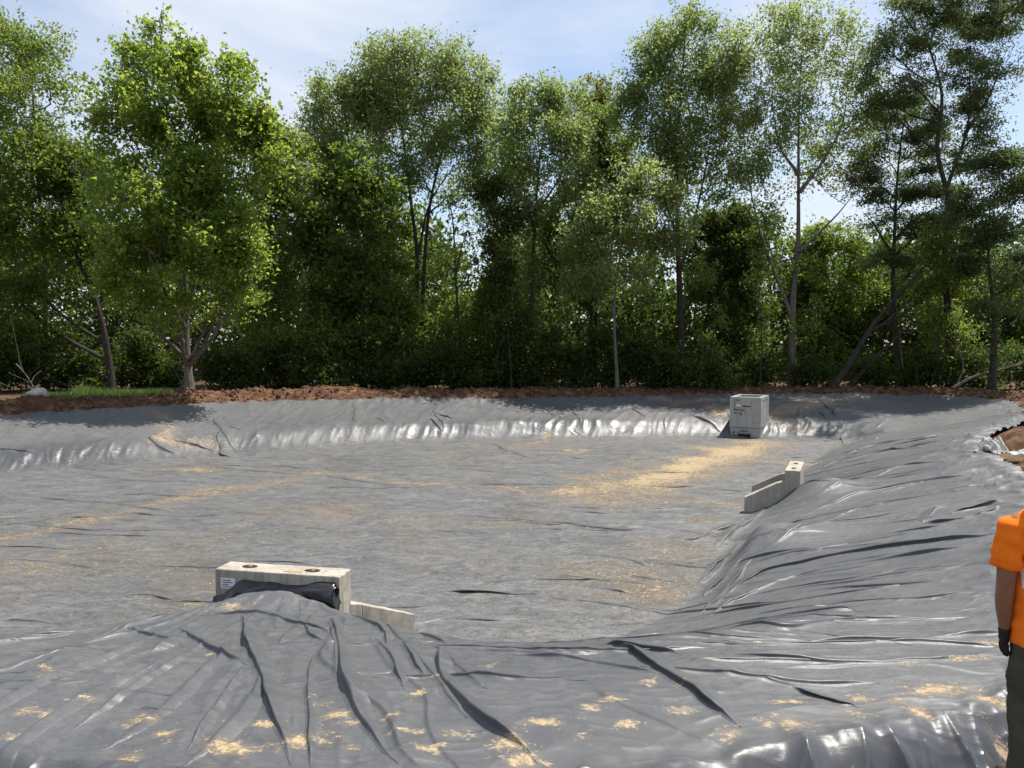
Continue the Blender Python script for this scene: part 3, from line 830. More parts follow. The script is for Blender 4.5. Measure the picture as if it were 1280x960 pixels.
def random_folds():
    r = _fr
    def go(n, start, direction, length, h, wf, bend=0.25, bare_shade=0.1):
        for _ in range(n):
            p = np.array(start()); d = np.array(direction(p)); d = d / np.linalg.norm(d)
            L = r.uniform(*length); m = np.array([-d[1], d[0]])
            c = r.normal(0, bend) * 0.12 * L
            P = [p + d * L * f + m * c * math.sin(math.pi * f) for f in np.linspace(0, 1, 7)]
            fold_strip(np.array(P), r.uniform(*h), r.uniform(*wf), bare_shade, r.uniform(0.5, 1.0))
    def on_right():
        f = r.random(); b = np.array([3.2, 6.3]) * (1 - f) + np.array([12.8, 24.0]) * f
        return b + np.array([0.85, -0.53]) * r.uniform(-1.4, 1.6) + np.array([-0.4, 0.2])
    go(58, on_right, lambda p: (-0.90 + r.normal() * .08, 0.44 + r.normal() * .10), (1.2, 3.6), (0.012, 0.032), (0.45, 0.9), 0.5, 0.25)
    go(18, lambda: (r.uniform(0.4, 4.2), r.uniform(4.6, 7.6)), lambda p: (-1, 0.12 + r.normal() * .12), (0.9, 2.4), (0.012, 0.026), (0.5, 0.9), 0.5, 0.2)
    def fan():
        a = r.uniform(-1.0, 0.75); q = r.uniform(1.4, 3.6)
        return (-2.2 + q * math.sin(a), 8.9 - q * math.cos(a))
    go(26, fan, lambda p: (p[0] + 2.2 + r.normal() * .12, p[1] - 8.9), (0.7, 2.0), (0.012, 0.030), (0.55, 1.0), 0.5, 0.15)
    go(38, lambda: (r.uniform(-11, 4.0), r.uniform(10.0, 25.0)), lambda p: (1, -0.10 + r.normal() * .10), (0.8, 3.4), (0.012, 0.026), (0.4, 0.75), 0.6, 0.3)
    go(22, lambda: (r.uniform(-5.5, -1.0), r.uniform(4.4, 8.2)), lambda p: (1, 0.28 + r.normal() * .25), (0.5, 1.5), (0.007, 0.016), (0.6, 1.2), 0.6, 0.05)
    for _ in range(48):                                    # slanting creases on the far bank
        i = r.integers(0, len(TOE)); a = TOE[i]
        if a[1] < 21 or a[0] < -15: continue
        nx, ny = a[0] - 0.0, a[1] - 18.0; nn = math.hypot(nx, ny)
        d = np.array([nx / nn, ny / nn]); tng = np.array([-d[1], d[0]])
        st = a + d * r.uniform(0.1, 1.5) + tng * r.uniform(-1.2, 1.2)
        dd = d + tng * r.uniform(0.1, 0.8)
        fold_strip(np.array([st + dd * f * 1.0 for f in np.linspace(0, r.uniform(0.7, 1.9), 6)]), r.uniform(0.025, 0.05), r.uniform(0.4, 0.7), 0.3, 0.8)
random_folds()

# ------------------------------------------------------------------ dirt berm round the far rim
def rim_path():
    P = RIM
    k = [i for i in range(len(P))]
    a = min(k, key=lambda i: np.hypot(*(P[i] - np.array([14.2, 22.0]))))
    b = min(k, key=lambda i: np.hypot(*(P[i] - np.array([-24.0, 18.2]))))
    Q = P[a:b + 1]
    seg = np.linalg.norm(np.diff(Q, axis=0), axis=1); s = np.concatenate([[0], np.cumsum(seg)])
    n = int(s[-1] / 0.075)
    ss = np.linspace(0, s[-1], n)
    R = np.stack([np.interp(ss, s, Q[:, 0]), np.interp(ss, s, Q[:, 1])], 1)
    ker = np.ones(41) / 41
    Rp = np.pad(R, ((20, 20), (0, 0)), 'edge')
    R = np.stack([np.convolve(Rp[:, i], ker, 'valid') for i in (0, 1)], 1)
    T = np.gradient(R, axis=0); T /= np.linalg.norm(T, axis=1)[:, None]
    N = np.stack([T[:, 1], -T[:, 0]], 1)            # outward (path runs counter-clockwise)
    return R, N, ss

def berm_height(x, y, o):
    left = sst(-4, -10, x); mid = np.exp(-((x + 5) / 6.0) ** 2)
    hm = 0.24 + 0.12 * left + 0.10 * mid + 0.04 * sst(6, 12, x)
    prof = sst(-0.25, 0.75, o) * (1 - 0.75 * sst(1.2, 3.4, o))
    h = hm * prof * (1 + 0.5 * fbm(x * 0.45, y * 0.45, 3))
    cl = 0.09 * fbm(x * 1.7, y * 1.7, 4) + 0.05 * ridge(x * 3.2, y * 3.2) ** 2 + 0.035 * fbm(x * 7, y * 7, 2)
    return h + cl * sst(-0.25, 0.3, o) * (1 - 0.6 * sst(2.4, 3.4, o))

def build_berm():
    R, N, ss = rim_path()
    oo = np.concatenate([np.linspace(-0.22, 1.4, 30), np.linspace(1.5, 4.2, 20)])
    X = R[:, 0][:, None] + N[:, 0][:, None] * oo[None]; Y = R[:, 1][:, None] + N[:, 1][:, None] * oo[None]
    O = np.broadcast_to(oo[None], X.shape)
    O2 = O + 0.18 * fbm(X * 0.8, Y * 0.8, 3)
    Z = berm_height(X, Y, O2) - 0.02 - 0.12 * (1 - sst(-0.22, -0.02, O)) + 0.12 * sst(2.0, 4.2, O)
    endf = (sst(0, 3.0, ss) * sst(0, 3.0, ss[-1] - ss))[:, None]
    Z = Z * endf - 0.35 * (1 - endf)
    n, k = X.shape
    V = np.stack([X.ravel(), Y.ravel(), Z.ravel()], 1)
    I, J = np.meshgrid(np.arange(k - 1), np.arange(n - 1)); q = (J * k + I).ravel()
    F = np.stack([q, q + k, q + k + 1, q + 1], 1)
    link('dirt_berm', mesh_np('dirt_berm', V, F, M_DIRT, True), kind='structure')
    # loose clods, one mass
    r = np.random.default_rng(5)
    m = 2600
    i = r.integers(int(n * 0.05), int(n * 0.96), m); o = r.uniform(-0.05, 1.6, m)
    cx = R[i, 0] + N[i, 0] * o; cy = R[i, 1] + N[i, 1] * o
    cz = berm_height(cx, cy, o) + 0.0
    size = 0.025 + 0.06 * r.random(m) ** 3
    ico = bmesh.new(); bmesh.ops.create_icosphere(ico, subdivisions=1, radius=1.0)
    iv = np.array([v.co[:] for v in ico.verts]); jf = np.array([[v.index for v in f.verts] for f in ico.faces]); ico.free()
    V = []; F = []
    for j in range(m):
        v = iv * (1 + 0.35 * r.standard_normal((len(iv), 1)) * 0.6) * size[j] * r.uniform(0.7, 1.4, 3)
        V.append(v + np.array([cx[j], cy[j], cz[j]])); F.append(jf + j * len(iv))
    link('dirt_clods', mesh_np('dirt_clods', np.vstack(V), np.vstack(F), M_DIRT), None, 'loose brown clods scattered on the dirt berm', 'dirt clods', kind='stuff')
build_berm()

def rock_mesh(name, rx, ry, rz, seed, mat, sub=3, rough=0.25):
    r = np.random.default_rng(seed)
    bm = bmesh.new(); bmesh.ops.create_icosphere(bm, subdivisions=sub, radius=1.0)
    from mathutils import noise as mn
    off = Vector(r.uniform(-50, 50, 3))
    for v in bm.verts:
        d = v.co.normalized()
        k = 1 + rough * mn.noise(d * 1.3 + off) * 1.6 + rough * 0.6 * mn.noise(d * 3.1 + off) + rough * 0.25 * mn.noise(d * 8 + off)
        v.co = Vector((d.x * rx * k, d.y * ry * k, d.z * rz * k))
    return bm_mesh(name, bm, mat, True)

def mound(name, cx, cy, rx, ry, h, seed, label, z0=None):
    n = 90
    g = np.linspace(-1.25, 1.25, n)
    X, Y = np.meshgrid(g, g)
    rr = np.hypot(X, Y) + 0.18 * fbm(X * 1.6 + seed, Y * 1.6, 3)
    Z = h * np.clip(1 - rr ** 2.4, -1.2, 1)
    Z += (0.10 * fbm(X * 3 + seed, Y * 3, 4) + 0.05 * ridge(X * 6, Y * 6 + seed) ** 2) * h * 1.3 * sst(1.15, 0.8, rr)
    V = np.stack([(X * rx).ravel(), (Y * ry).ravel(), Z.ravel()], 1)
    I, J = np.meshgrid(np.arange(n - 1), np.arange(n - 1)); q = (J * n + I).ravel()
    F = np.stack([q, q + 1, q + n + 1, q + n], 1)
    o = link(name, mesh_np(name, V, F, M_DIRT, True), None, label, 'dirt mound')
    o.location = (cx, cy, z0 if z0 is not None else 0.0)
    return o
mound('dirt_mound', 12.75, 17.6, 1.5, 1.35, 0.42, 3, 'large brown dirt mound beside the right rim of the liner')
mound('dirt_mound', 10.4, 14.4, 0.75, 0.6, 0.24, 9, 'small yellowish dirt heap at the right rim, in front of the big mound')

for px, py, d, r, lab in ((455, 491, 32.9, 0.14, 'white stone on the berm, larger of the pale stones left of centre'), (514, 492, 32.8, 0.10, 'small pale stone on the berm just right of the white stone'),
                          (597, 491, 33.2, 0.13, 'flat pale stone on the berm near the middle'), (48, 492, 27.2, 0.26, 'grey boulder on the berm at the far left'),
                          (166, 505, 28.6, 0.17, 'grey stone at the liner edge above the shaded slope'), (1232, 497, 33.4, 0.22, 'pale stone at the far right corner of the liner')):
    p = at_y(px, py, d)
    o = link('stone', rock_mesh('stone', r * 1.3, r, r * 0.75, int(px), M_ROCK), None, lab, 'stone', 'pale stones along the berm')
    o.location = (p[0], p[1], max(p[2], 0.05))

def cloth_scrap(name, c, w, h, seed, label, rz=0.0, amp=0.12, mat=None):
    n = 46
    g = np.linspace(-1, 1, n); X, Y = np.meshgrid(g, g)
    edge = np.hypot(X, Y)
    X2 = X * (1 + 0.25 * fbm(X + seed, Y * 2, 2)); Y2 = Y * (1 + 0.25 * fbm(X * 2, Y + seed, 2))
    Z = amp * (ridge(X * 1.3 + seed, Y * 1.3) ** 1.5 * 1.3 + 0.6 * fbm(X * 2.2, Y * 2.2 + seed, 3)) * sst(1.45, 0.5, edge) + 0.01
    V = np.stack([(X2 * w).ravel(), (Y2 * h).ravel(), Z.ravel()], 1)
    I, J = np.meshgrid(np.arange(n - 1), np.arange(n - 1)); q = (J * n + I).ravel()
    F = np.stack([q, q + 1, q + n + 1, q + n], 1)
    o = link(name, mesh_np(name, V, F, mat or M_CLOTH, True), None, label, 'fabric scrap')
    o.location = c; o.rotation_euler = (0, 0, rz)
    so = o.modifiers.new('thick', 'SOLIDIFY'); so.thickness = 0.004
    return o
cloth_scrap('fabric_scrap', (10.05, 16.0, 0.03), 0.30, 0.24, 2.2, 'crumpled white fabric scrap at the foot of the brown dirt mound', 0.6, 0.22)
cloth_scrap('fabric_scrap', (10.55, 15.35, 0.06), 0.45, 0.2, 7.7, 'flat dusty fabric strip just right of the crumpled white scrap', -0.5, 0.08)

# ------------------------------------------------------------------ concrete headwalls
def headwall(c, ang, L, W, label, wl=0.85, flare=14, drop=0.58, wh=0.55, sticker=True, H=0.75):
    """block with two lifting sockets and two wings running down into the basin; local +y faces the basin"""
    root = empty('concrete_headwall', c, label, 'headwall', 'precast concrete headwalls', ang)
    link('block', bm_mesh('block', chip(bm_box(-L / 2, L / 2, -W / 2, W / 2, -H, 0, 0.014), 0.006, L + c[0]), M_CONC), root)
    for sx in (-1, 1):
        f = math.radians(flare)
        d = np.array([sx * math.sin(f), math.cos(f), 0]); b = np.array([math.cos(f), -sx * math.sin(f), 0]) * 0.095
        s = np.array([sx * (L / 2 - 0.11), W / 2 - 0.04, 0]); e = s + d * wl
        k = s + d * 0.22
        z0, z1, z2 = -0.10, -0.26, -drop
        for (p, q, za, zb) in ((s, k, -drop + 0.40, -drop + 0.33), (k, e, -drop + 0.33, -drop)):
            pts = [p - b, p + b, q + b, q - b]
            lo = [tuple(v + np.array([0, 0, (za if i < 2 else zb) - wh])) for i, v in enumerate(pts)]
            hi = [tuple(v + np.array([0, 0, (za if i < 2 else zb)])) for i, v in enumerate(pts)]
            o = link('wing', bm_mesh('wing', chip(bm_prism(lo + hi, 0.010), 0.004, sx + c[0]), M_CONC), root)
    for sx in (-0.27, 0.24):
        bm = bmesh.new()
        bmesh.ops.create_cone(bm, cap_ends=True, segments=28, radius1=0.085, radius2=0.085, depth=0.006)
        for v in bm.verts: v.co.y *= 0.62
        o = link('lifting_socket', bm_mesh('lifting_socket', bm, M_HOLE), root); o.location = (sx * L, 0.0, 0.001)
        bm = bmesh.new()
        bmesh.ops.create_uvsphere(bm, u_segments=12, v_segments=8, radius=0.028)
        o2 = link('lifting_anchor', bm_mesh('lifting_anchor', bm, M_RUST, True), o); o2.location = (0, 0, 0.0)
    if sticker:
        link('paper_label', bm_mesh('paper_label', bm_box(-L / 2 + 0.07, -L / 2 + 0.235, -W / 2 - 0.004, -W / 2 + 0.004, -0.20, -0.09), M_PAPER), root)
        for i, (w0, zz_) in enumerate(((0.10, -0.112), (0.12, -0.135), (0.08, -0.158), (0.11, -0.18))):
            link('print_line', bm_mesh('print_line', bm_box(-L / 2 + 0.085, -L / 2 + 0.085 + w0, -W / 2 - 0.006, -W / 2 - 0.003, zz_ - 0.004, zz_ + 0.003), M_INK), root)
        bm = bmesh.new()
        r = random.Random(4)
        vs = [bm.verts.new((0.05 * math.cos(a) * r.uniform(0.5, 1.6) * 1.8, 0.03 * math.sin(a) * r.uniform(0.4, 1.3), 0.004)) for a in np.linspace(0, 2 * math.pi, 18, endpoint=False)]
        bm.faces.new(vs)
        o = link('rust_stain', bm_mesh('rust_stain', bm, M_RUST), root); o.location = (0.17, -W / 2 + 0.06, 0)
    return root

HW1 = (-2.40, 7.93, -0.05)
headwall(HW1, math.radians(-12), 1.40, 0.29, 'pale concrete headwall at the near bank with black liner gathered along its face', wl=1.0, flare=26, drop=0.74, wh=0.75)
headwall((6.12, 16.5, -0.33), math.radians(66), 1.40, 0.30, 'concrete headwall on the right slope, its two wing beams running down to the floor', wl=0.85, flare=9, drop=0.62, wh=0.45, sticker=False, H=0.6)

def liner_collar():
    """shiny black sheet gathered against the near headwall's face, rolled at its right end"""
    ca, sa = math.cos(math.radians(-12)), math.sin(math.radians(-12))
    def W(x, y, z): return (HW1[0] + x * ca - y * sa, HW1[1] + x * sa + y * ca, HW1[2] + z)
    nx, ny = 90, 22
    V = []; rr = np.random.default_rng(2)
    for i in range(nx):
        u = i / (nx - 1); x = -0.71 + 1.43 * u
        top = -0.29 + 0.19 * sst(0.02, 0.26, u) - 0.02 * sst(0.4, 0.6, u) + 0.06 * sst(0.66, 0.88, u) - 0.20 * sst(0.95, 1.0, u)
        bot = top - 0.14 - 0.14 * sst(0.55, 0.85, u) * sst(1.02, 0.9, u)
        puff = 0.035 + 0.055 * sst(0.55, 0.85, u)
        for j in range(ny):
            v = j / (ny - 1)
            z = top + (bot - top) * v
            y = -0.15 - puff * math.sin(math.pi * min(1, v * 1.15)) ** 0.8 - 0.10 * v * v
            y += 0.016 * float(fbm(np.array(u * 9.0), np.array(v * 3.0 + u * 4), 3)) + 0.014 * float(ridge(np.array(u * 7 + v * 2), np.array(v * 1.2))) * v
            z += 0.014 * float(fbm(np.array(u * 7 + 30), np.array(v * 2.0), 2))
            V.append(W(x + 0.02 * v, y, z))
    I, J = np.meshgrid(np.arange(ny - 1), np.arange(nx - 1)); q = (J * ny + I).ravel()
    F = np.stack([q, q + ny, q + ny + 1, q + 1], 1)
    o = link('liner_collar', mesh_np('liner_collar', np.array(V), F, M_BLACK, True), None, 'shiny black liner collar gathered against the near headwall', 'liner collar')
    so = o.modifiers.new('thick', 'SOLIDIFY'); so.thickness = 0.006
    # roll at the right end
    bm = bmesh.new(); prev = None
    k = 18; m = 26
    for i in range(m):
        u = i / (m - 1); x = 0.36 + 0.34 * u
        r = (0.03 + 0.055 * u) * (1 + 0.12 * math.sin(u * 9)); zc = -0.16 - 0.03 * u; yc = -0.235 - 0.01 * u
        ring = []
        for j in range(k):
            a = 2 * math.pi * j / k
            q_ = r * (1 + 0.16 * math.sin(3 * a + u * 5))
            ring.append(bm.verts.new(W(x + 0.02 * math.sin(a * 2), yc + 0.8 * q_ * math.cos(a), zc + 1.15 * q_ * math.sin(a))))
        if prev:
            for j in range(k): bm.faces.new((prev[j], ring[j], ring[(j + 1) % k], prev[(j + 1) % k]))
        prev = ring
    o2 = link('rolled_end', bm_mesh('rolled_end', bm, M_BLACK, True), o)
    so = o2.modifiers.new('thick', 'SOLIDIFY'); so.thickness = 0.005
liner_collar()

# ------------------------------------------------------------------ outlet box
def text_mesh(s, size, mat, name):
    c = bpy.data.curves.new(name, 'FONT'); c.body = s; c.size = size; c.extrude = 0.002
    c.align_x = 'LEFT'
    o = bpy.data.objects.new(name, c); COL.objects.link(o)
    dg = bpy.context.evaluated_depsgraph_get()
    me = bpy.data.meshes.new_from_object(o.evaluated_get(dg))
    bpy.data.objects.remove(o); bpy.data.curves.remove(c)
    me.materials.clear(); me.materials.append(mat)
    return me

def outlet_box():
    w, h = 0.58, 1.60
    root = empty('concrete_outlet_box', (9.28, 29.9, FLOOR - 0.02), 'tall grey concrete outlet box standing in the far slope', 'concrete box', None, math.radians(-28))
    # upper section: open-topped shell with a lifting pocket, four walls
    t = 0.14
    zj = 0.42
    bm = bmesh.new()
    def shell(bm, w, t, z0, z1):
        o = [(-w, -w), (w, -w), (w, w), (-w, w)]; i = [(-w + t, -w + t), (w - t, -w + t), (w - t, w - t), (-w + t, w - t)]
        vo0 = [bm.verts.new((*p, z0)) for p in o]; vo1 = [bm.verts.new((*p, z1)) for p in o]
        vi0 = [bm.verts.new((*p, z0 + 0.05)) for p in i]; vi1 = [bm.verts.new((*p, z1)) for p in i]
        for k in range(4):
            n = (k + 1) % 4
            bm.faces.new((vo0[k], vo0[n], vo1[n], vo1[k]))
            bm.faces.new((vo1[k], vo1[n], vi1[n], vi1[k]))
            bm.faces.new((vi1[k], vi1[n], vi0[n], vi0[k]))
        bm.faces.new(vo0[::-1]); bm.faces.new(vi0)
    shell(bm, w, t, zj + 0.012, h)
    bmesh.ops.bevel(bm, geom=[e for e in bm.edges], offset=0.012, segments=2, affect='EDGES')
    up = link('upper_section', bm_mesh('upper_section', bm, M_CONCG), root)
    lo = link('lower_section', bm_mesh('lower_section', bm_prism([(-w + .05, -w + .05, 0), (w - .05, -w + .05, 0), (w - .05, w - .05, 0), (-w + .05, w - .05, 0),
              (-w + .012, -w + .012, zj), (w - .012, -w + .012, zj), (w - .012, w - .012, zj), (-w + .012, w - .012, zj)], 0.015), M_CONCG), root)
    y = -w - 0.003
    # lifting pocket: sloping notch on the front, pale end, its shadow painted as a dark slab
    bm = bmesh.new()
    vs = [bm.verts.new(p) for p in ((-0.32, y, 1.23), (-0.10, y, 1.26), (-0.32, y, 1.34), (-0.32, y - 0.03, 1.235), (-0.32, y - 0.03, 1.335))]
    bm.faces.new((vs[0], vs[1], vs[3])); bm.faces.new((vs[3], vs[1], vs[4])); bm.faces.new((vs[4], vs[1], vs[2])); bm.faces.new((vs[0], vs[3], vs[4], vs[2]))
    link('lifting_lug', bm_mesh('lifting_lug', bm, M_PAPER), up)
    link('pocket_shade', bm_mesh('pocket_shade', bm_box(-0.12, 0.20, y - 0.002, y + 0.01, 1.235, 1.275), M_HOLE), up)
    ins = 0.012
    for s_, size, x, z, par in (('Max Jet', 0.135, -0.44, 1.07, up), ('PRECAST', 0.075, -0.44, 0.96, up), ('TOP', 0.08, -0.35, 1.45, up), ('Box Jet', 0.10, -0.18, 0.28, lo)):
        o = link('stencil_lettering', text_mesh(s_, size, M_INK, 'stencil_lettering'), par)
        o.rotation_euler = (math.pi / 2, 0, 0)
        o.location = (x, (-w - 0.004) if par is up else (-w + 0.008), z)
    # opening at the foot: dark mouth with frame
    link('pipe_mouth', bm_mesh('pipe_mouth', bm_box(-0.22, 0.16, -w - 0.006 + 0.02, -w + 0.09, 0.02, 0.19), M_HOLE), lo)
    link('mouth_frame', bm_mesh('mouth_frame', bm_box(-0.25, -0.22, -w - 0.01, -w + 0.09, 0.0, 0.22), M_HOLE), lo)
    link('mouth_frame', bm_mesh('mouth_frame', bm_box(0.16, 0.19, -w - 0.01, -w + 0.09, 0.0, 0.22), M_HOLE), lo)
    for sx, z in ((-0.15, 0.93), (-0.42, 0.24)):
        bm = bmesh.new(); bmesh.ops.create_cone(bm, cap_ends=True, segments=14, radius1=0.03, radius2=0.03, depth=0.01)
        o = link('bolt_hole', bm_mesh('bolt_hole', bm, M_HOLE), up if z > zj else lo)
        o.rotation_euler = (math.pi / 2, 0, 0); o.location = (sx, (-w - 0.001) if z > zj else (-w + 0.014), z)
    # two small lifting marks on the lit side
    for yy_ in (-0.22, 0.2):
        o = link('side_mark', bm_mesh('side_mark', bm_box(w - 0.004, w + 0.003, yy_ - 0.06, yy_ + 0.06, 1.42, 1.49), M_INK), up)
    for ch in root.children: ch.scale = (1, 1.5, 1)
    return root
outlet_box()

# ------------------------------------------------------------------ trees
class Wood:
    def __init__(s): s.V = []; s.F = []; s.n = 0
    def tube(s, P, R, k=7):
        P = np.asarray(P, float); m = len(P)
        T = np.gradient(P, axis=0); T /= np.linalg.norm(T, axis=1)[:, None] + 1e-9
        ref = np.array([0.31, 0.95, 0.05]) if abs(T[0][1]) < 0.8 else np.array([1.0, 0, 0])
        A = np.cross(T, ref); A /= np.linalg.norm(A, axis=1)[:, None] + 1e-9
        B = np.cross(T, A)
        a = np.linspace(0, 2 * math.pi, k, endpoint=False)
        ring = A[:, None, :] * np.cos(a)[None, :, None] + B[:, None, :] * np.sin(a)[None, :, None]
        V = P[:, None, :] + ring * np.asarray(R)[:, None, None]
        s.V.append(V.reshape(-1, 3))
        I, J = np.meshgrid(np.arange(k), np.arange(m - 1))
        q = (J * k + I).ravel(); q2 = (J * k + (I + 1) % k).ravel()
        s.F.append(np.stack([q, q2, q2 + k, q + k], 1) + s.n)
        s.n += m * k
    def mesh(s, name, mat): return mesh_np(name, np.vstack(s.V), np.vstack(s.F), mat, True)

class Leaves:
    def __init__(s, rng): s.C = []; s.L = []; s.T = []; s.rng = rng; s.D = []
    def clumps(s, C, per, sig, size, droop=0.0, flat=0.6, tint0=0.5):
        r = s.rng; n = len(C)
        if n == 0: return
        k = np.maximum(2, r.poisson(per, n)); idx = np.repeat(np.arange(n), k); N = len(idx)
        off = r.standard_normal((N, 3)) * sig * (0.6 + 0.8 * r.random(n)[idx][:, None]); off[:, 2] *= flat
        s.C.append(C[idx] + off)
        s.L.append(size * r.uniform(0.65, 1.35, N))
        ct = tint0 + 0.16 * r.standard_normal(n)
        s.T.append(np.clip(ct[idx] + 0.13 * r.standard_normal(N) + off[:, 2] * 0.12, 0, 1))
        d = r.standard_normal((N, 3)); d[:, 2] -= droop
        s.D.append(d / (np.linalg.norm(d, axis=1)[:, None] + 1e-9))
    def mesh(s, name, mat, aspect=0.66, up=0.7):
        r = s.rng
        C = np.vstack(s.C); L = np.concatenate(s.L)[:, None]; T = np.concatenate(s.T); D = np.vstack(s.D); N = len(C)
        n = r.standard_normal((N, 3)); n[:, 2] += up * np.sign(r.random(N) - 0.12)
        b = np.cross(n, D); b /= np.linalg.norm(b, axis=1)[:, None] + 1e-9
        n = np.cross(D, b)
        V = np.empty((N, 3, 3))
        V[:, 0] = C - D * L * 0.42 + b * L * aspect * 0.5
        V[:, 1] = C - D * L * 0.42 - b * L * aspect * 0.5
        V[:, 2] = C + D * L * 0.58 + n * L * 0.08
        me = mesh_np(name, V.reshape(-1, 3), np.arange(N * 3).reshape(N, 3), mat)
        vattr(me, 'tint', np.repeat(T, 3))
        return me

TOTAL_LEAVES = [0]
DENS = 4.45

def tree(name, label, cat, d, trunks, lobes, lmat, bmat=None, leaf=0.17, dens=150, clump=11, sig=0.30, droop=0.0, seed=1, group=None, ivy=None,
         r0=0.22, twigs=6, aspect=0.66, up=0.7, tint=0.5, base_z=0.12, flat=0.6, plume=1.15, fwd=0.0, gap_=-0.10):
    """trunks: lists of picture points (base first) at depth d; lobes: (px, py, rx, ry, density factor) of the crown masses"""
    r = np.random.default_rng(seed * 131 + 7)
    dens = dens * DENS; leaf = leaf * 0.93; clump = clump * 1.7; sig = sig * 0.95
    root = empty(name, (0, 0, 0), label, cat, group)
    wood = Wood(); lv = Leaves(r)
    paths = []
    sc = d / FPX
    for ti, tp in enumerate(trunks):
        ground_ = ti == 0 or tp[0][1] > 470
        rr0 = r0 * (1 if ti == 0 else 0.75 if ground_ else 0.42)
        P = np.array([at_y(px, py, d + (0.0 if len(q) < 1 else q[0])) for px, py, *q in tp])
        P = curve(P, 6)
        if ti == 0 or tp[0][1] > 470: P[0, 2] = base_z - 0.25
        tt = np.linspace(0, 1, len(P))
        P[:, 0] += 0.06 * np.sin(tt * 9 + seed) * tt; P[:, 1] += 0.3 * np.sin(tt * 5 + seed * 2) * tt
        R = rr0 * (0.94 - 0.86 * tt ** 0.62); R[0] *= 1.4 if ground_ else 1.0
        if ground_: R[1] *= 1.12
        wood.tube(P, R, 10); paths.append((P, R))
    if ti >= 0: loc = paths[0][0][0].copy()
    cl_all = []
    for li, lb in enumerate(lobes):
        px, py, rx, ry = lb[:4]; df = lb[4] if len(lb) > 4 else 1.0
        dd = d + fwd + r.uniform(-0.5, 0.5) * min(2.4, rx * sc)
        c = at_y(px, py, dd)
        a, cz = rx * sc, ry * sc
        n = max(6, int(dens * df * a * cz * math.pi / clump))
        def inball(m, p):
            v = r.standard_normal((m, 3)); v /= np.linalg.norm(v, axis=1)[:, None]
            return v * (r.random(m) ** (1 / p))[:, None]
        rad = np.array([a, a * 0.9, cz])
        k = max(5, int(3 + 5.0 * math.sqrt(a * cz)))
        S = inball(k, 5.0) * 0.80 * rad
        q = r.uniform(0.26, 0.50, k)
        own = r.integers(0, k, n)
        loc_ = inball(n, 2.4) * (q[own] * min(a, cz))[:, None] * np.array([0.95, 0.95, plume])
        loc_[:, 2] += 0.35 * np.abs(S[own, 0]) * 0.0
        C = c + S[own] + loc_
        free = r.random(n) < 0.14
        C[free] = c + inball(int(free.sum()), 2.4) * rad * 1.08
        # holes where no branch grows
        hol = pn(C[:, 0] * 0.75 + seed * 7.7, C[:, 2] * 0.85 + C[:, 1] * 0.5) + 0.5 * pn(C[:, 0] * 1.9 + 31, C[:, 2] * 1.9 + C[:, 1])
        C = C[hol > gap_ + 0.10 * r.standard_normal(len(C))]
        if len(C) < 4: C = c + inball(6, 2.4) * rad
        # shoots that break the outline
        ns = int(2 + 3.0 * a * cz)
        v0 = inball(ns, 60.0); v0[:, 2] = np.abs(v0[:, 2]) * 0.9 - 0.15
        dirs = v0 * 0.55 + np.array([0, 0, 0.75 if plume > 1 else 0.1]) + 0.25 * r.standard_normal((ns, 3)); dirs /= np.linalg.norm(dirs, axis=1)[:, None]
        st_ = c + v0 * rad * 0.85; ln = r.uniform(0.35, 0.95, ns) * (0.6 + 0.3 * min(a, cz))
        SH = np.vstack([st_ + dirs * (ln * f)[:, None] for f in (0.25, 0.5, 0.75, 1.0)])
        lv.clumps(SH, 7, 0.11, leaf * 0.95, droop, 0.9, tint + 0.12)
        C[:, 2] = np.maximum(C[:, 2], 0.15)
        lv.clumps(C, clump, sig, leaf, droop, flat, tint + 0.05 * r.standard_normal())
        # limb from the closest suited trunk point
        best = None
        for P, R in paths:
            lat = np.hypot(P[:, 0] - c[0], P[:, 1] - c[1])
            want = c[2] - 0.8 * lat - 0.2
            cost = np.abs(P[:, 2] - want) + 0.35 * lat
            i = int(np.argmin(cost))
            if best is None or cost[i] < best[0]: best = (cost[i], P[i], R[i], P, i)
        _, p0, rb, PP, bi = best
        if np.linalg.norm(c - p0) > 0.5:
            mid = (p0 + c) / 2 + np.array([r.normal() * 0.15, r.normal() * 0.2, -0.10 * np.linalg.norm(c - p0) + 0.1])
            B = curve(np.array([p0, mid, c, c + (c - mid) * 0.45]), 5)
            B += 0.05 * r.standard_normal(B.shape) * np.linspace(0, 1, len(B))[:, None]
            wood.tube(B, np.linspace(min(rb * 0.7, 0.11), 0.014, len(B)), 6)
            for k in range(twigs):
                j = r.integers(len(B) // 3, len(B)); q = C[r.integers(0, len(C))]
                m2 = (B[j] + q) / 2 + 0.15 * r.standard_normal(3)
                wood.tube(curve(np.array([B[j], m2, q]), 3), np.linspace(0.024, 0.006, 7), 4)
    if ivy:
        for P, R in paths[:ivy.get('n', 1)]:
            m = int(ivy['count']); f = r.uniform(ivy.get('lo', 0.02), ivy['hi'], m)
            i = np.clip((f * (len(P) - 1)), 0, len(P) - 1.001); i0 = i.astype(int); fr = (i - i0)[:, None]
            C = P[i0] * (1 - fr) + P[i0 + 1] * fr
            C = C + r.standard_normal((m, 3)) * ivy.get('w', 0.28)
            C[:, 2] = np.maximum(C[:, 2], 0.1)
            lv.clumps(C, 9, 0.16, leaf * 0.9, 0.5, 0.9, tint - 0.15)
    me = wood.mesh('trunk', bmat or M_BARK_D)
    for m_ in (me,): pass
    o = link('trunk', me, root)
    lm = lv.mesh('crown', lmat, aspect, up); TOTAL_LEAVES[0] += len(lm.polygons)
    link('crown', lm, root)
    # seat the empty at the foot of the trunk
    root.location = loc
    for ch in root.children: ch.location = -Vector(loc)
    return root

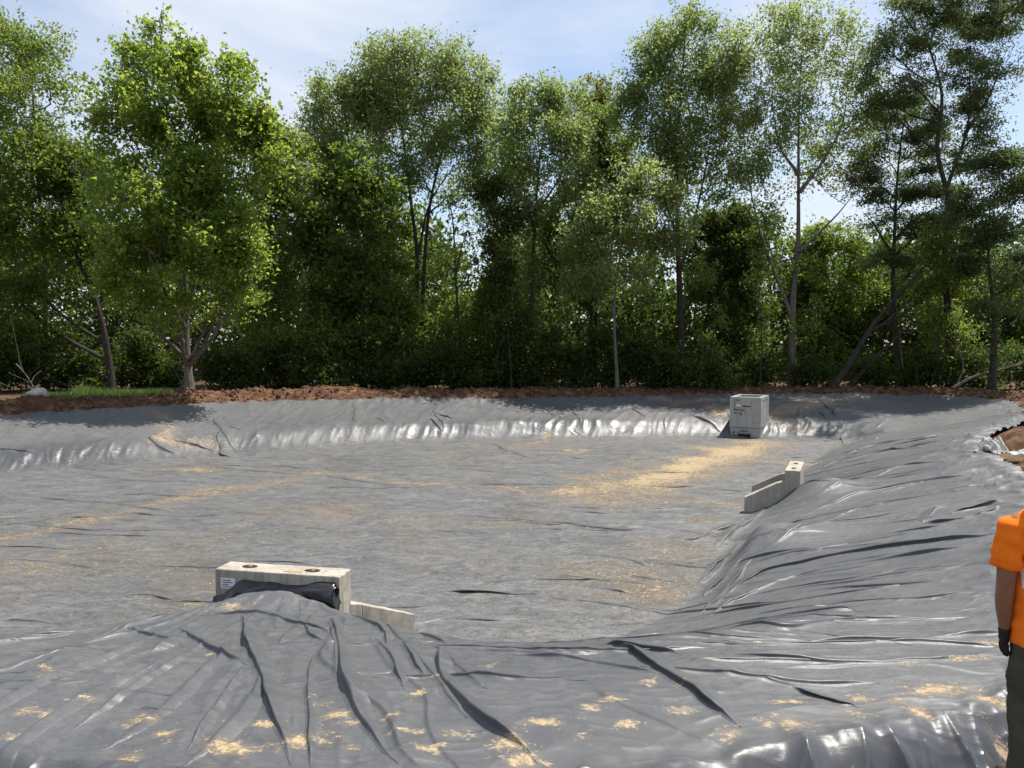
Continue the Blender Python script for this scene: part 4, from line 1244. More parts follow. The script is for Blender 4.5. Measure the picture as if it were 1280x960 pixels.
TG = 'trees along the far edge'
tree('elm_tree', 'airy tall tree at the far left with a loose feathery top', 'tree', 34.5, [[(57, 487), (57, 400), (58, 320), (50, 220), (40, 110), (30, 50)]],
     [(45, 55, 45, 32, .6), (12, 75, 45, 45, .8), (-20, 50, 45, 40), (62, 105, 38, 30, .6), (20, 130, 60, 45), (-30, 130, 60, 60), (75, 145, 25, 22, .5), (-20, 220, 60, 60)],
     L_GREEN, M_BARK_P, 0.15, 130, seed=1, r0=0.20, group=TG, tint=.62)
tree('leafy_tree', 'dense mid-green tree left of the bright maple, dark branch curving under its crown', 'tree', 33.5, [[(140, 487), (132, 420), (118, 365), (95, 325), (80, 270), (80, 210)], [(118, 365), (125, 320), (130, 270)]],
     [(70, 205, 70, 42), (20, 215, 60, 50), (112, 245, 55, 55), (45, 280, 70, 50), (100, 310, 45, 40, .8), (10, 330, 55, 50), (40, 400, 45, 55, .8), (5, 430, 40, 50), (-40, 300, 60, 70)],
     L_GREEN, M_BARK_D, 0.17, 150, seed=2, r0=0.20, group=TG, tint=.45)
tree('maple_tree', 'bright yellow-green maple with twin peaks and a pale trunk, tallest on the left', 'tree', 31.2, [[(237, 487), (233, 430), (231, 370), (222, 280), (205, 160), (200, 60)], [(232, 400), (250, 330), (275, 230), (288, 120)], [(238, 450), (258, 400), (268, 350)]],
     [(202, 42, 17, 20), (196, 68, 32, 28), (228, 72, 24, 22), (172, 88, 34, 32), (222, 100, 36, 32), (142, 118, 28, 30), (158, 165, 44, 42), (290, 82, 16, 22), (286, 108, 28, 28), (308, 142, 32, 40), (322, 165, 22, 30), (205, 135, 60, 50), (262, 165, 60, 55),
      (310, 195, 38, 50), (215, 205, 75, 55), (275, 250, 60, 55), (200, 265, 70, 50), (250, 310, 75, 42), (190, 325, 55, 38), (160, 350, 40, 32, .8), (285, 330, 42, 36), (225, 360, 60, 25, .7), (300, 290, 35, 40), (178, 385, 36, 20, .5), (272, 382, 42, 24, .5), (225, 398, 48, 16, .4), (305, 355, 32, 28, .5), (128, 300, 26, 30, .5), (118, 230, 20, 26, .5)],
     L_MAPLE, M_BARK_P, 0.150, 235, clump=12, sig=0.26, plume=1.5, seed=3, r0=0.21, group=TG, aspect=0.85, tint=.6, up=0.8, fwd=-2.2, gap_=0.03)
tree('slim_tree', 'slim tree with thin pale trunk right of the bright maple', 'tree', 36.4, [[(327, 487), (326, 420), (327, 330), (335, 240), (345, 180)]],
     [(340, 172, 22, 22), (365, 185, 26, 28), (345, 195, 32, 36), (370, 225, 32, 40), (335, 240, 40, 45), (365, 280, 40, 50), (335, 310, 45, 45), (360, 360, 42, 45), (330, 400, 40, 40), (372, 430, 38, 42), (330, 450, 38, 32)],
     L_GREEN, M_BARK_P, 0.17, 145, seed=4, r0=0.10, group=TG, tint=.8)
tree('poplar_tree', 'grey-green poplar with an open notched top left of the twin-stemmed poplar', 'tree', 40.0, [[(447, 487), (450, 350), (440, 220), (425, 110)]],
     [(420, 115, 28, 28, .7), (398, 130, 26, 30, .7), (440, 130, 30, 32, .8), (412, 165, 45, 35, .8), (385, 165, 22, 30, .6), (445, 185, 45, 45), (410, 215, 45, 40), (380, 240, 30, 40)],
     L_POPLAR, M_BARK_D, 0.15, 140, seed=5, r0=0.18, group=TG, up=0.1, plume=2.0, tint=.6)
tree('broadleaf_tree', 'dark bushy broadleaf tree hanging low in front of the grey-green poplar', 'tree', 36.8, [[(455, 487), (452, 420), (455, 330), (450, 250)]],
     [(440, 215, 35, 32), (430, 250, 45, 40), (470, 260, 40, 42), (410, 300, 40, 48), (460, 320, 55, 45), (420, 360, 45, 45), (480, 370, 45, 45), (440, 410, 50, 42), (400, 430, 40, 45), (490, 430, 45, 40), (500, 400, 28, 22, .8)],
     L_GREEN, M_BARK_D, 0.20, 135, seed=6, r0=0.16, group=TG, tint=.42, aspect=.8)
tree('poplar_tree', 'twin-stemmed poplar with a broad rounded crown left of centre', 'tree', 39.4, [[(514, 487), (518, 400), (522, 320), (514, 250), (500, 150), (490, 80)], [(528, 487), (528, 380), (535, 280), (548, 210), (565, 140), (570, 70)], [(522, 320), (540, 250), (590, 180)]],
     [(470, 75, 26, 26, .8), (500, 72, 34, 30), (540, 68, 34, 30), (578, 82, 32, 34), (605, 105, 24, 34, .8), (450, 105, 28, 32, .8), (490, 115, 48, 40), (540, 115, 50, 42), (585, 135, 42, 42), (465, 160, 42, 42), (515, 170, 55, 40), (570, 185, 48, 38), (605, 170, 26, 36, .6), (480, 215, 42, 36), (530, 225, 40, 28, .6), (580, 225, 32, 24, .5)],
     L_POPLAR, M_BARK_D, 0.15, 150, seed=7, r0=0.24, group=TG, up=0.1, plume=2.0, tint=.62)
tree('thin_tree', 'thin dark half-leafless tree standing in the bright sky gap', 'tree', 37.0, [[(578, 487), (575, 420), (570, 350), (564, 270), (556, 235)], [(570, 340), (580, 300), (588, 270)]],
     [(585, 290, 22, 26, .4), (562, 255, 18, 20, .4), (590, 340, 22, 24, .5), (560, 330, 18, 30, .4), (585, 400, 30, 40), (560, 420, 30, 38)],
     L_GREEN, M_BARK_D, 0.16, 120, seed=8, r0=0.14, group=TG)
tree('ivy_tree', 'tall tree right of the sky gap with an ivy-wrapped dark trunk', 'tree', 37.0, [[(662, 487), (664, 400), (667, 300), (672, 230), (685, 140)], [(667, 290), (655, 240), (650, 170)], [(668, 270), (700, 220), (715, 170)]],
     [(650, 135, 34, 28, .8), (680, 130, 32, 28), (710, 140, 32, 32), (640, 170, 28, 32, .8), (675, 175, 42, 38), (715, 185, 34, 38), (650, 215, 32, 32, .8), (695, 225, 42, 36), (730, 215, 24, 30, .8), (660, 255, 30, 28)],
     L_POPLAR, M_BARK_D, 0.15, 150, seed=9, r0=0.22, group=TG, up=0.2, plume=1.6, tint=.5, ivy=dict(count=420, hi=0.62, w=0.34))
tree('ivy_snag', 'leafy ivy column on a broken trunk just left of the tall ivy-wrapped tree', 'tree', 36.4, [[(622, 487), (622, 400), (620, 320), (616, 245)]],
     [(618, 250, 24, 28), (605, 235, 22, 24), (640, 275, 22, 30), (622, 320, 24, 40), (620, 380, 26, 40), (640, 420, 30, 36)],
     L_DARK, M_BARK_D, 0.17, 150, seed=10, r0=0.16, group=TG, ivy=dict(count=260, hi=0.9, w=0.3))
tree('yellowing_tree', 'tree with a small yellowing top behind the two central poplars', 'tree', 42.0, [[(745, 487), (745, 300), (745, 130)]],
     [(746, 112, 18, 18), (735, 130, 20, 18), (752, 138, 20, 20)], L_YELLOW, M_BARK_D, 0.18, 150, seed=11, r0=0.16, group=TG, tint=.45)
tree('leafy_tree', 'mid-green tree filling the crown gap below the yellowing top', 'tree', 40.5, [[(738, 487), (740, 300), (742, 180)]],
     [(758, 160, 26, 26), (775, 185, 24, 30), (730, 180, 26, 28), (745, 190, 36, 36), (760, 225, 36, 40), (735, 230, 34, 40), (700, 280, 34, 40), (750, 280, 36, 40), (690, 340, 36, 40), (735, 350, 36, 40)], L_GREEN, M_BARK_D, 0.18, 140, seed=12, r0=0.16, group=TG, tint=.4)
tree('poplar_tree', 'tall straight poplar right of centre, crown reaching the top of the picture', 'tree', 38.0, [[(852, 487), (851, 400), (848, 300), (846, 200), (850, 100), (856, 35)], [(850, 340), (870, 270), (885, 190), (890, 110)], [(848, 300), (825, 230), (805, 150)]],
     [(858, 32, 22, 22, .8), (840, 48, 26, 28), (880, 55, 28, 28), (815, 70, 26, 36, .9), (860, 85, 40, 36), (900, 95, 24, 36, .8), (795, 110, 28, 36), (830, 120, 42, 40), (880, 135, 40, 42), (785, 150, 24, 34, .7), (815, 170, 42, 38), (865, 185, 45, 38), (905, 170, 24, 34, .6), (845, 225, 42, 30, .8), (890, 225, 34, 30, .7)],
     L_POPLAR, M_BARK_D, 0.15, 155, seed=13, r0=0.26, group=TG, up=0.1, plume=2.0, tint=.5)
tree('silvery_tree', 'smaller silvery-leaved tree in front of the tall straight poplar', 'tree', 35.0, [[(772, 487), (768, 400), (772, 330), (790, 250)], [(770, 360), (752, 310), (745, 270)]],
     [(800, 215, 30, 24, .9), (775, 240, 36, 28), (825, 245, 36, 30), (750, 270, 30, 28), (795, 275, 45, 32), (840, 285, 28, 28), (765, 305, 40, 30), (815, 315, 42, 28, .9), (725, 300, 32, 34), (780, 345, 40, 24, .7), (735, 350, 36, 34)],
     L_POPLAR, M_BARK_P, 0.16, 150, seed=14, r0=0.11, group=TG, up=-0.1, tint=.72)
tree('cottonwood_tree', 'pale-trunked cottonwood forking low, sparse crown at the top right of centre', 'tree', 37.4,
     [[(991, 487), (990, 440), (991, 385), (998, 310), (999, 240), (1000, 150), (1003, 60)], [(989, 395), (968, 340), (950, 285), (938, 230), (928, 150)], [(998, 315), (1025, 290), (1050, 265), (1075, 235)], [(999, 240), (1030, 200), (1055, 150), (1062, 90)], [(999, 220), (975, 180), (965, 110)]],
     [(1000, 25, 34, 24, .55), (965, 45, 34, 34, .6), (1035, 45, 36, 34, .6), (930, 70, 30, 42, .7), (995, 80, 42, 32, .6), (1065, 90, 36, 36, .6), (920, 130, 30, 42, .8), (960, 130, 36, 36, .7), (1010, 130, 42, 32, .6), (1070, 140, 36, 34, .6), (935, 185, 36, 32, .8), (985, 180, 34, 28, .6), (1040, 180, 42, 28, .5), (915, 215, 28, 26, .6), (955, 225, 30, 26, .5), (1060, 220, 26, 24, .25), (1020, 225, 28, 24, .3)],
     L_POPLAR, M_BARK_P, 0.145, 185, seed=15, r0=0.28, group=TG, up=0.1, plume=2.0, tint=.66, twigs=9)
tree('locust_tree', 'dark locust with layered blue-green boughs over the leaning trunks', 'tree', 38.4, [[(1126, 487), (1122, 430), (1117, 380), (1116, 310), (1120, 220), (1128, 150)], [(1118, 300), (1150, 270), (1185, 255)], [(1118, 320), (1095, 285), (1075, 265)]],
     [(1135, 130, 30, 22), (1165, 170, 32, 22), (1098, 160, 30, 22), (1070, 200, 26, 20, .8), (1125, 165, 34, 26), (1100, 195, 34, 24), (1145, 205, 40, 22), (1085, 235, 30, 22), (1125, 240, 45, 24), (1170, 245, 40, 22), (1105, 280, 40, 22), (1155, 285, 42, 22), (1110, 325, 36, 24), (1190, 275, 34, 20), (1140, 335, 30, 20, .7)],
     L_LOCUST, M_BARK_D, 0.14, 250, seed=16, r0=0.27, group=TG, flat=.35, plume=.6, tint=.42, aspect=.5)
tree('locust_tree', 'very tall locust with winding upper limbs at the top right corner', 'tree', 36.4, [[(1190, 487), (1186, 400), (1180, 320), (1182, 250), (1170, 190), (1178, 120), (1165, 60), (1150, 10)], [(1182, 240), (1205, 170), (1212, 100), (1218, 20)], [(1205, 170), (1235, 120), (1262, 60)]],
     [(1130, 20, 34, 28), (1165, 10, 34, 26), (1205, 18, 38, 28), (1250, 25, 38, 30), (1110, 60, 32, 30), (1150, 60, 32, 28, .8), (1225, 65, 38, 30), (1265, 80, 30, 24, .7), (1095, 100, 30, 28), (1140, 105, 32, 26, .8), (1200, 95, 30, 26, .7), (1228, 120, 32, 30), (1115, 140, 32, 26), (1165, 150, 30, 24, .7), (1230, 165, 28, 26, .7), (1195, 195, 36, 22, .8), (1180, -25, 60, 28), (1270, -15, 45, 30)],
     L_LOCUST, M_BARK_D, 0.14, 260, seed=17, r0=0.27, group=TG, flat=.4, plume=.65, tint=.55, aspect=.5)
tree('locust_tree', 'shorter dark locust at the right edge with an ivy-clad trunk', 'tree', 34.0, [[(1240, 487), (1242, 400), (1240, 320), (1236, 240)]],
     [(1225, 210, 34, 22), (1265, 205, 34, 22), (1205, 235, 32, 22), (1245, 240, 40, 24), (1285, 240, 34, 26), (1215, 275, 40, 22), (1265, 285, 38, 26), (1225, 320, 36, 26), (1275, 335, 36, 30), (1250, 375, 40, 30)],
     L_LOCUST, M_BARK_D, 0.145, 240, seed=18, r0=0.2, group=TG, flat=.4, plume=.65, tint=.35, aspect=.5, ivy=dict(count=150, hi=0.8, w=0.22))
tree('leaning_tree', 'dark trunk leaning far to the right under the layered locust', 'tree', 36.0, [[(1038, 487), (1062, 455), (1090, 410), (1118, 375), (1150, 335), (1175, 300)]],
     [(1170, 305, 32, 24), (1190, 335, 30, 26), (1150, 360, 26, 20, .6)], L_GREEN, M_BARK_D, 0.16, 140, seed=19, r0=0.24, group=TG, tint=.6)
tree('leaning_tree', 'second leaning trunk, lower and thinner, beneath the first leaning one', 'tree', 36.6, [[(1058, 487), (1080, 462), (1105, 435), (1135, 408), (1165, 392)]],
     [(1165, 395, 30, 22), (1185, 415, 30, 26)], L_GREEN, M_BARK_D, 0.16, 140, seed=20, r0=0.18, group=TG, tint=.6)
tree('leafy_tree', 'dark tree filling the space left of the pale-trunked cottonwood', 'tree', 40.0, [[(915, 487), (915, 400), (912, 300)]],
     [(880, 275, 30, 26), (925, 270, 26, 22), (955, 285, 26, 24), (905, 290, 36, 28), (935, 310, 36, 30), (885, 325, 38, 34), (925, 350, 42, 38), (890, 385, 40, 40), (940, 400, 38, 40), (910, 440, 45, 38)], L_DARK, M_BARK_D, 0.19, 140, seed=21, r0=0.16, group=TG, tint=.35)
tree('sunlit_tree', 'sunlit green tree seen through the gap right of the pale cottonwood', 'tree', 45.0, [[(1035, 487), (1035, 400), (1030, 320)]],
     [(1010, 305, 34, 28), (1045, 310, 36, 30), (1020, 350, 42, 36), (1065, 355, 38, 36), (1030, 400, 42, 38), (1080, 405, 36, 36), (1015, 445, 38, 34), (1065, 450, 40, 32)], L_GREEN, M_BARK_D, 0.2, 130, seed=22, r0=0.16, group=TG, tint=.4)
tree('sunlit_tree', 'sunlit green tree far behind the trunks near the right edge', 'tree', 45.0, [[(1190, 487), (1190, 400), (1190, 330)]],
     [(1160, 330, 34, 30), (1200, 345, 36, 34), (1170, 390, 40, 38), (1215, 400, 38, 38), (1160, 440, 38, 34), (1240, 440, 40, 36), (1275, 390, 40, 45), (1100, 380, 30, 36)], L_GREEN, M_BARK_D, 0.2, 130, seed=23, r0=0.16, group=TG, tint=.3)
tree('leafy_tree', 'low green tree in the dark middle between the sky gap and ivy tree', 'tree', 41.0, [[(600, 487), (600, 420), (600, 380)]],
     [(570, 385, 30, 28), (605, 375, 28, 24), (545, 410, 36, 34), (640, 400, 36, 34), (600, 430, 45, 38), (680, 420, 40, 40)], L_GREEN, M_BARK_D, 0.18, 130, seed=24, r0=0.12, group=TG, tint=.5)
tree('leafy_tree', 'mid-green tree showing between the twin stems and the dark broadleaf tree', 'tree', 43.0, [[(470, 487), (472, 380), (478, 280)]],
     [(470, 255, 30, 26), (500, 280, 28, 28), (455, 290, 30, 28), (480, 320, 34, 30), (520, 330, 26, 30), (450, 350, 30, 34), (500, 370, 34, 34)], L_GREEN, M_BARK_D, 0.18, 140, seed=25, r0=0.14, group=TG, tint=.5)
tree('leafy_tree', 'loose tree behind the gap between the left and central poplars', 'tree', 43.5, [[(628, 487), (628, 350), (630, 230)]],
     [(634, 140, 18, 18, .7), (622, 165, 22, 22, .8), (648, 175, 20, 24, .8), (632, 195, 22, 26, .8), (618, 225, 24, 28, .8), (645, 240, 24, 28), (612, 265, 20, 22, .7), (645, 300, 26, 30), (668, 340, 28, 34)], L_POPLAR, M_BARK_D, 0.17, 140, seed=26, r0=0.14, group=TG, tint=.55)
print('tree leaves', TOTAL_LEAVES)

# ------------------------------------------------------------------ undergrowth shrubs
SHRUBS = [(-20, 410, 50), (25, 440, 32), (95, 430, 38), (165, 425, 40), (205, 450, 26), (285, 430, 38), (345, 440, 30), (395, 445, 34), (450, 440, 36), (510, 440, 36), (555, 432, 32), (600, 446, 30),
          (650, 440, 34), (700, 420, 40), (745, 425, 38), (795, 415, 40), (830, 442, 30), (880, 440, 34), (945, 446, 32), (1020, 452, 26), (1085, 450, 26), (1150, 446, 30), (1210, 435, 34), (1270, 440, 36)]
WHERE = ['at the far left edge', 'before the pale far-left trunk', 'left of the maple trunk', 'just left of the maple trunk', 'at the foot of the maple', 'between the maple and the slim pale trunk', 'right of the slim pale trunk',
         'below the low-hanging broadleaf tree, left part', 'below the low-hanging broadleaf tree, right part', 'at the foot of the twin-stemmed poplar', 'below the sky gap', 'between the sky gap and the ivy column', 'at the foot of the ivy-wrapped trunk',
         'right of the ivy-wrapped trunk', 'left of the silvery tree', 'under the silvery tree', 'left of the tall straight poplar trunk', 'right of the tall straight poplar trunk', 'left of the pale cottonwood trunk', 'right of the pale cottonwood trunk',
         'under the leaning trunks', 'right of the dark locust trunk', 'below the very tall locust', 'at the right edge']
for i, (px, py, w) in enumerate(SHRUBS):
    rr = random.Random(i + 50)
    d = 36.6 + rr.uniform(-0.6, 1.2) - (4.0 if px < 120 else 1.5 if px < 400 else 0.5)
    h = (487 - py)
    lob = [(px + rr.uniform(-.3, .3) * w, py + h * 0.10, w * 0.6, h * 0.28), (px - w * .45, py + h * .42, w * 0.55, h * 0.33), (px + w * .45, py + h * .45, w * 0.55, h * 0.33),
           (px, py + h * .6, w * 0.8, h * 0.36), (px - w * .6, py + h * .8, w * .5, h * .22), (px + w * .6, py + h * .8, w * .5, h * .22)]
    tree('shrub', 'dark leafy undergrowth shrub ' + WHERE[i], 'shrub', d, [[(px, 489), (px + 3, py + h * .5), (px, py + h * .2)], [(px - 6, 489), (px - w * .3, py + h * .5)], [(px + 6, 489), (px + w * .3, py + h * .5)]],
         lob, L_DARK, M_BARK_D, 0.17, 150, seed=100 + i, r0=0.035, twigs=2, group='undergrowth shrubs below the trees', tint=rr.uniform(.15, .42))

SAP = [(152, 36.0, 'left of the maple trunk'), (350, 36.2, 'right of the slim pale trunk'), (395, 37.0, 'under the low-hanging broadleaf tree'), (640, 35.6, 'between the ivy column and the ivy-wrapped tree'), (708, 36.0, 'right of the ivy-wrapped tree'),
       (815, 36.4, 'left of the tall straight poplar'), (895, 35.4, 'in the dark gap left of the pale cottonwood'), (950, 35.9, 'just left of the pale cottonwood trunk'), (1012, 37.0, 'just right of the pale cottonwood trunk'), (1175, 35.6, 'right of the dark layered locust')]
for i, (px, d, wh) in enumerate(SAP):
    rr = random.Random(i + 900); k = rr.uniform(-14, 14); tp = rr.uniform(270, 350)
    tree('sapling', 'thin dark sapling trunk ' + wh, 'sapling', d, [[(px, 488), (px + k * .3, 420), (px + k * .2, 370), (px + k, tp)]],
         [(px + k, tp, 16, 20, .6), (px + k * .3 + 8, tp + 50, 14, 14, .5), (px + k * .3 - 9, tp + 80, 14, 14, .5)], L_GREEN, M_BARK_D, 0.15, 120, seed=300 + i, r0=rr.uniform(.045, .08), twigs=4, group='thin saplings among the trees')

# ------------------------------------------------------------------ woods behind, one mass
def background_woods():
    r = np.random.default_rng(77)
    n = 8800
    d = r.uniform(45, 60, n); x = r.uniform(-62, 62, n)
    px = 640 + 960 * x / d
    top = 9.4 + 2.4 * fbm(x * 0.12, d * 0.12, 3) + 1.2 * pn(x * 0.5, d * 0.4)
    for gx, gw, gd in ((600, 30, 4.2), (845, 24, 4.6), (450, 14, 2.2), (1030, 60, 2.0), (770, 18, 2.4)):
        top = top - gd * np.exp(-((px - gx) / gw) ** 2)
    z = r.random(n) ** 0.85 * np.maximum(1.5, top)
    C = np.stack([x, d, z + 0.2], 1)
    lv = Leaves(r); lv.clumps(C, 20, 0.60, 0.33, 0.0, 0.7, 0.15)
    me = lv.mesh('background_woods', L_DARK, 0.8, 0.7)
    link('background_woods', me, None, 'dark mass of woods behind the tree line', 'woods', kind='stuff')
background_woods()

# ------------------------------------------------------------------ grass strip, fallen branches
def grass():
    r = np.random.default_rng(8)
    n = 9000
    px = r.uniform(30, 215, n); d = r.uniform(29.3, 32.5, n) - 2.2 * (px < 90)
    x = (px - 640) / 960 * d
    h = 0.10 + 0.22 * r.random(n) ** 2 + 0.25 * np.exp(-((px - 105) / 14) ** 2) * r.random(n)
    a = r.uniform(0, 2 * math.pi, n); b = np.stack([np.cos(a), np.sin(a), 0 * a], 1) * (0.012 + 0.012 * r.random(n))[:, None]
    lean = np.stack([r.normal(0, .3, n), r.normal(0, .3, n), np.ones(n)], 1) * h[:, None]
    z0 = 0.22 + 0.06 * fbm(x, d, 2)
    P = np.stack([x, d, z0], 1)
    V = np.empty((n, 3, 3)); V[:, 0] = P - b; V[:, 1] = P + b; V[:, 2] = P + lean
    me = mesh_np('grass', V.reshape(-1, 3), np.arange(n * 3).reshape(n, 3), L_GRASS)
    vattr(me, 'tint', np.repeat(r.random(n), 3))
    link('grass', me, None, 'strip of green grass between the berm and the trees at left', 'grass', kind='stuff')
grass()

def fallen(label, pts, d, r0, seed, name='fallen_branch'):
    w = Wood(); r = np.random.default_rng(seed)
    P = curve(np.array([at_y(px, py, d + q) for px, py, q in pts]), 6)
    w.tube(P, np.linspace(r0, r0 * 0.35, len(P)), 8)
    for k in range(6):
        i = r.integers(len(P) // 3, len(P)); q = P[i] + np.array([r.normal() * .7, r.normal() * .4, abs(r.normal()) * .6 + .1])
        w.tube(curve(np.array([P[i], (P[i] + q) / 2 + r.standard_normal(3) * .08, q]), 3), np.linspace(r0 * .4, .008, 7), 5)
    link(name, w.mesh(name, M_BARK_P), None, label, 'branch', 'fallen branches')
fallen('fallen grey limb slanting up towards the right edge', [(1190, 486, 0), (1215, 472, 0.2), (1250, 462, 0.3), (1290, 452, 0.4)], 34.3, 0.09, 1)
fallen('thin curved fallen branch at the foot of the very tall locust', [(1196, 482, 0), (1204, 460, 0.1), (1200, 440, 0.2), (1192, 425, 0.2)], 34.6, 0.05, 2)
fallen('broken grey stick leaning in the undergrowth at the far left', [(20, 455, 0), (32, 468, -0.2), (46, 490, -0.5)], 29.0, 0.03, 3)
fallen('pale stick lying beside the maple trunk', [(220, 488, 0), (230, 482, 0.2), (243, 476, 0.3)], 32.6, 0.03, 4)
# ------------------------------------------------------------------ worker
M_SKIN = simple_mat('skin', [(0.3, (0.20, 0.095, 0.055)), (0.7, (0.27, 0.135, 0.08))], 14, 0.55, 0.15, 120, 0.002, 0.4)
M_SHIRT = simple_mat('orange_shirt', [(0.25, (0.80, 0.135, 0.008)), (0.5, (0.92, 0.19, 0.012)), (0.75, (0.95, 0.23, 0.02))], 7, 0.85, 0.25, 220, 0.002, 0.15)
M_TROUS = simple_mat('dark_trousers', [(0.25, (0.045, 0.042, 0.032)), (0.75, (0.085, 0.08, 0.062))], 9, 0.9, 0.3, 200, 0.002, 0.15)
M_GLOVE = simple_mat('black_glove', [(0.25, (0.012, 0.011, 0.011)), (0.75, (0.035, 0.03, 0.028))], 20, 0.75, 0.3, 120, 0.002, 0.25)
M_BOOT = simple_mat('brown_boot', [(0.25, (0.04, 0.025, 0.015)), (0.75, (0.09, 0.06, 0.038))], 9, 0.8, 0.3, 60, 0.003, 0.3)
M_HAIR = simple_mat('dark_hair', [(0.3, (0.012, 0.009, 0.007)), (0.7, (0.03, 0.022, 0.016))], 60, 0.6, 0.6, 90, 0.004, 0.3)
M_EYE = simple_mat('eye', [(0.3, (0.6, 0.6, 0.58)), (0.7, (0.7, 0.7, 0.68))], 5, 0.3, 0)
M_LETTER = simple_mat('white_print', [(0.3, (0.62, 0.55, 0.50)), (0.7, (0.78, 0.74, 0.70))], 40, 0.8, 0.1, 200, 0.001)

def skin(name, verts, edges, mat, root=0, sub=2, fold=None):
    me = bpy.data.meshes.new(name + '_skel')
    me.from_pydata([v[0] for v in verts], edges, [])
    o = bpy.data.objects.new(name + '_skel', me); COL.objects.link(o)
    sm = o.modifiers.new('skin', 'SKIN'); sm.use_smooth_shade = True; sm.branch_smoothing = 0.6
    lay = me.skin_vertices[0].data
    for i, v in enumerate(verts):
        rr = v[1]; lay[i].radius = rr if isinstance(rr, tuple) else (rr, rr); lay[i].use_root = (i == root)
    ss = o.modifiers.new('sub', 'SUBSURF'); ss.levels = sub; ss.render_levels = sub
    dg = bpy.context.evaluated_depsgraph_get()
    out = bpy.data.meshes.new_from_object(o.evaluated_get(dg)); out.name = name
    bpy.data.objects.remove(o); bpy.data.meshes.remove(me)
    out.materials.clear(); out.materials.append(mat)
    if fold:
        from mathutils import noise as mn
        for v in out.vertices:
            v.co += v.normal * fold(v.co, mn)
    for p in out.polygons: p.use_smooth = True
    return out

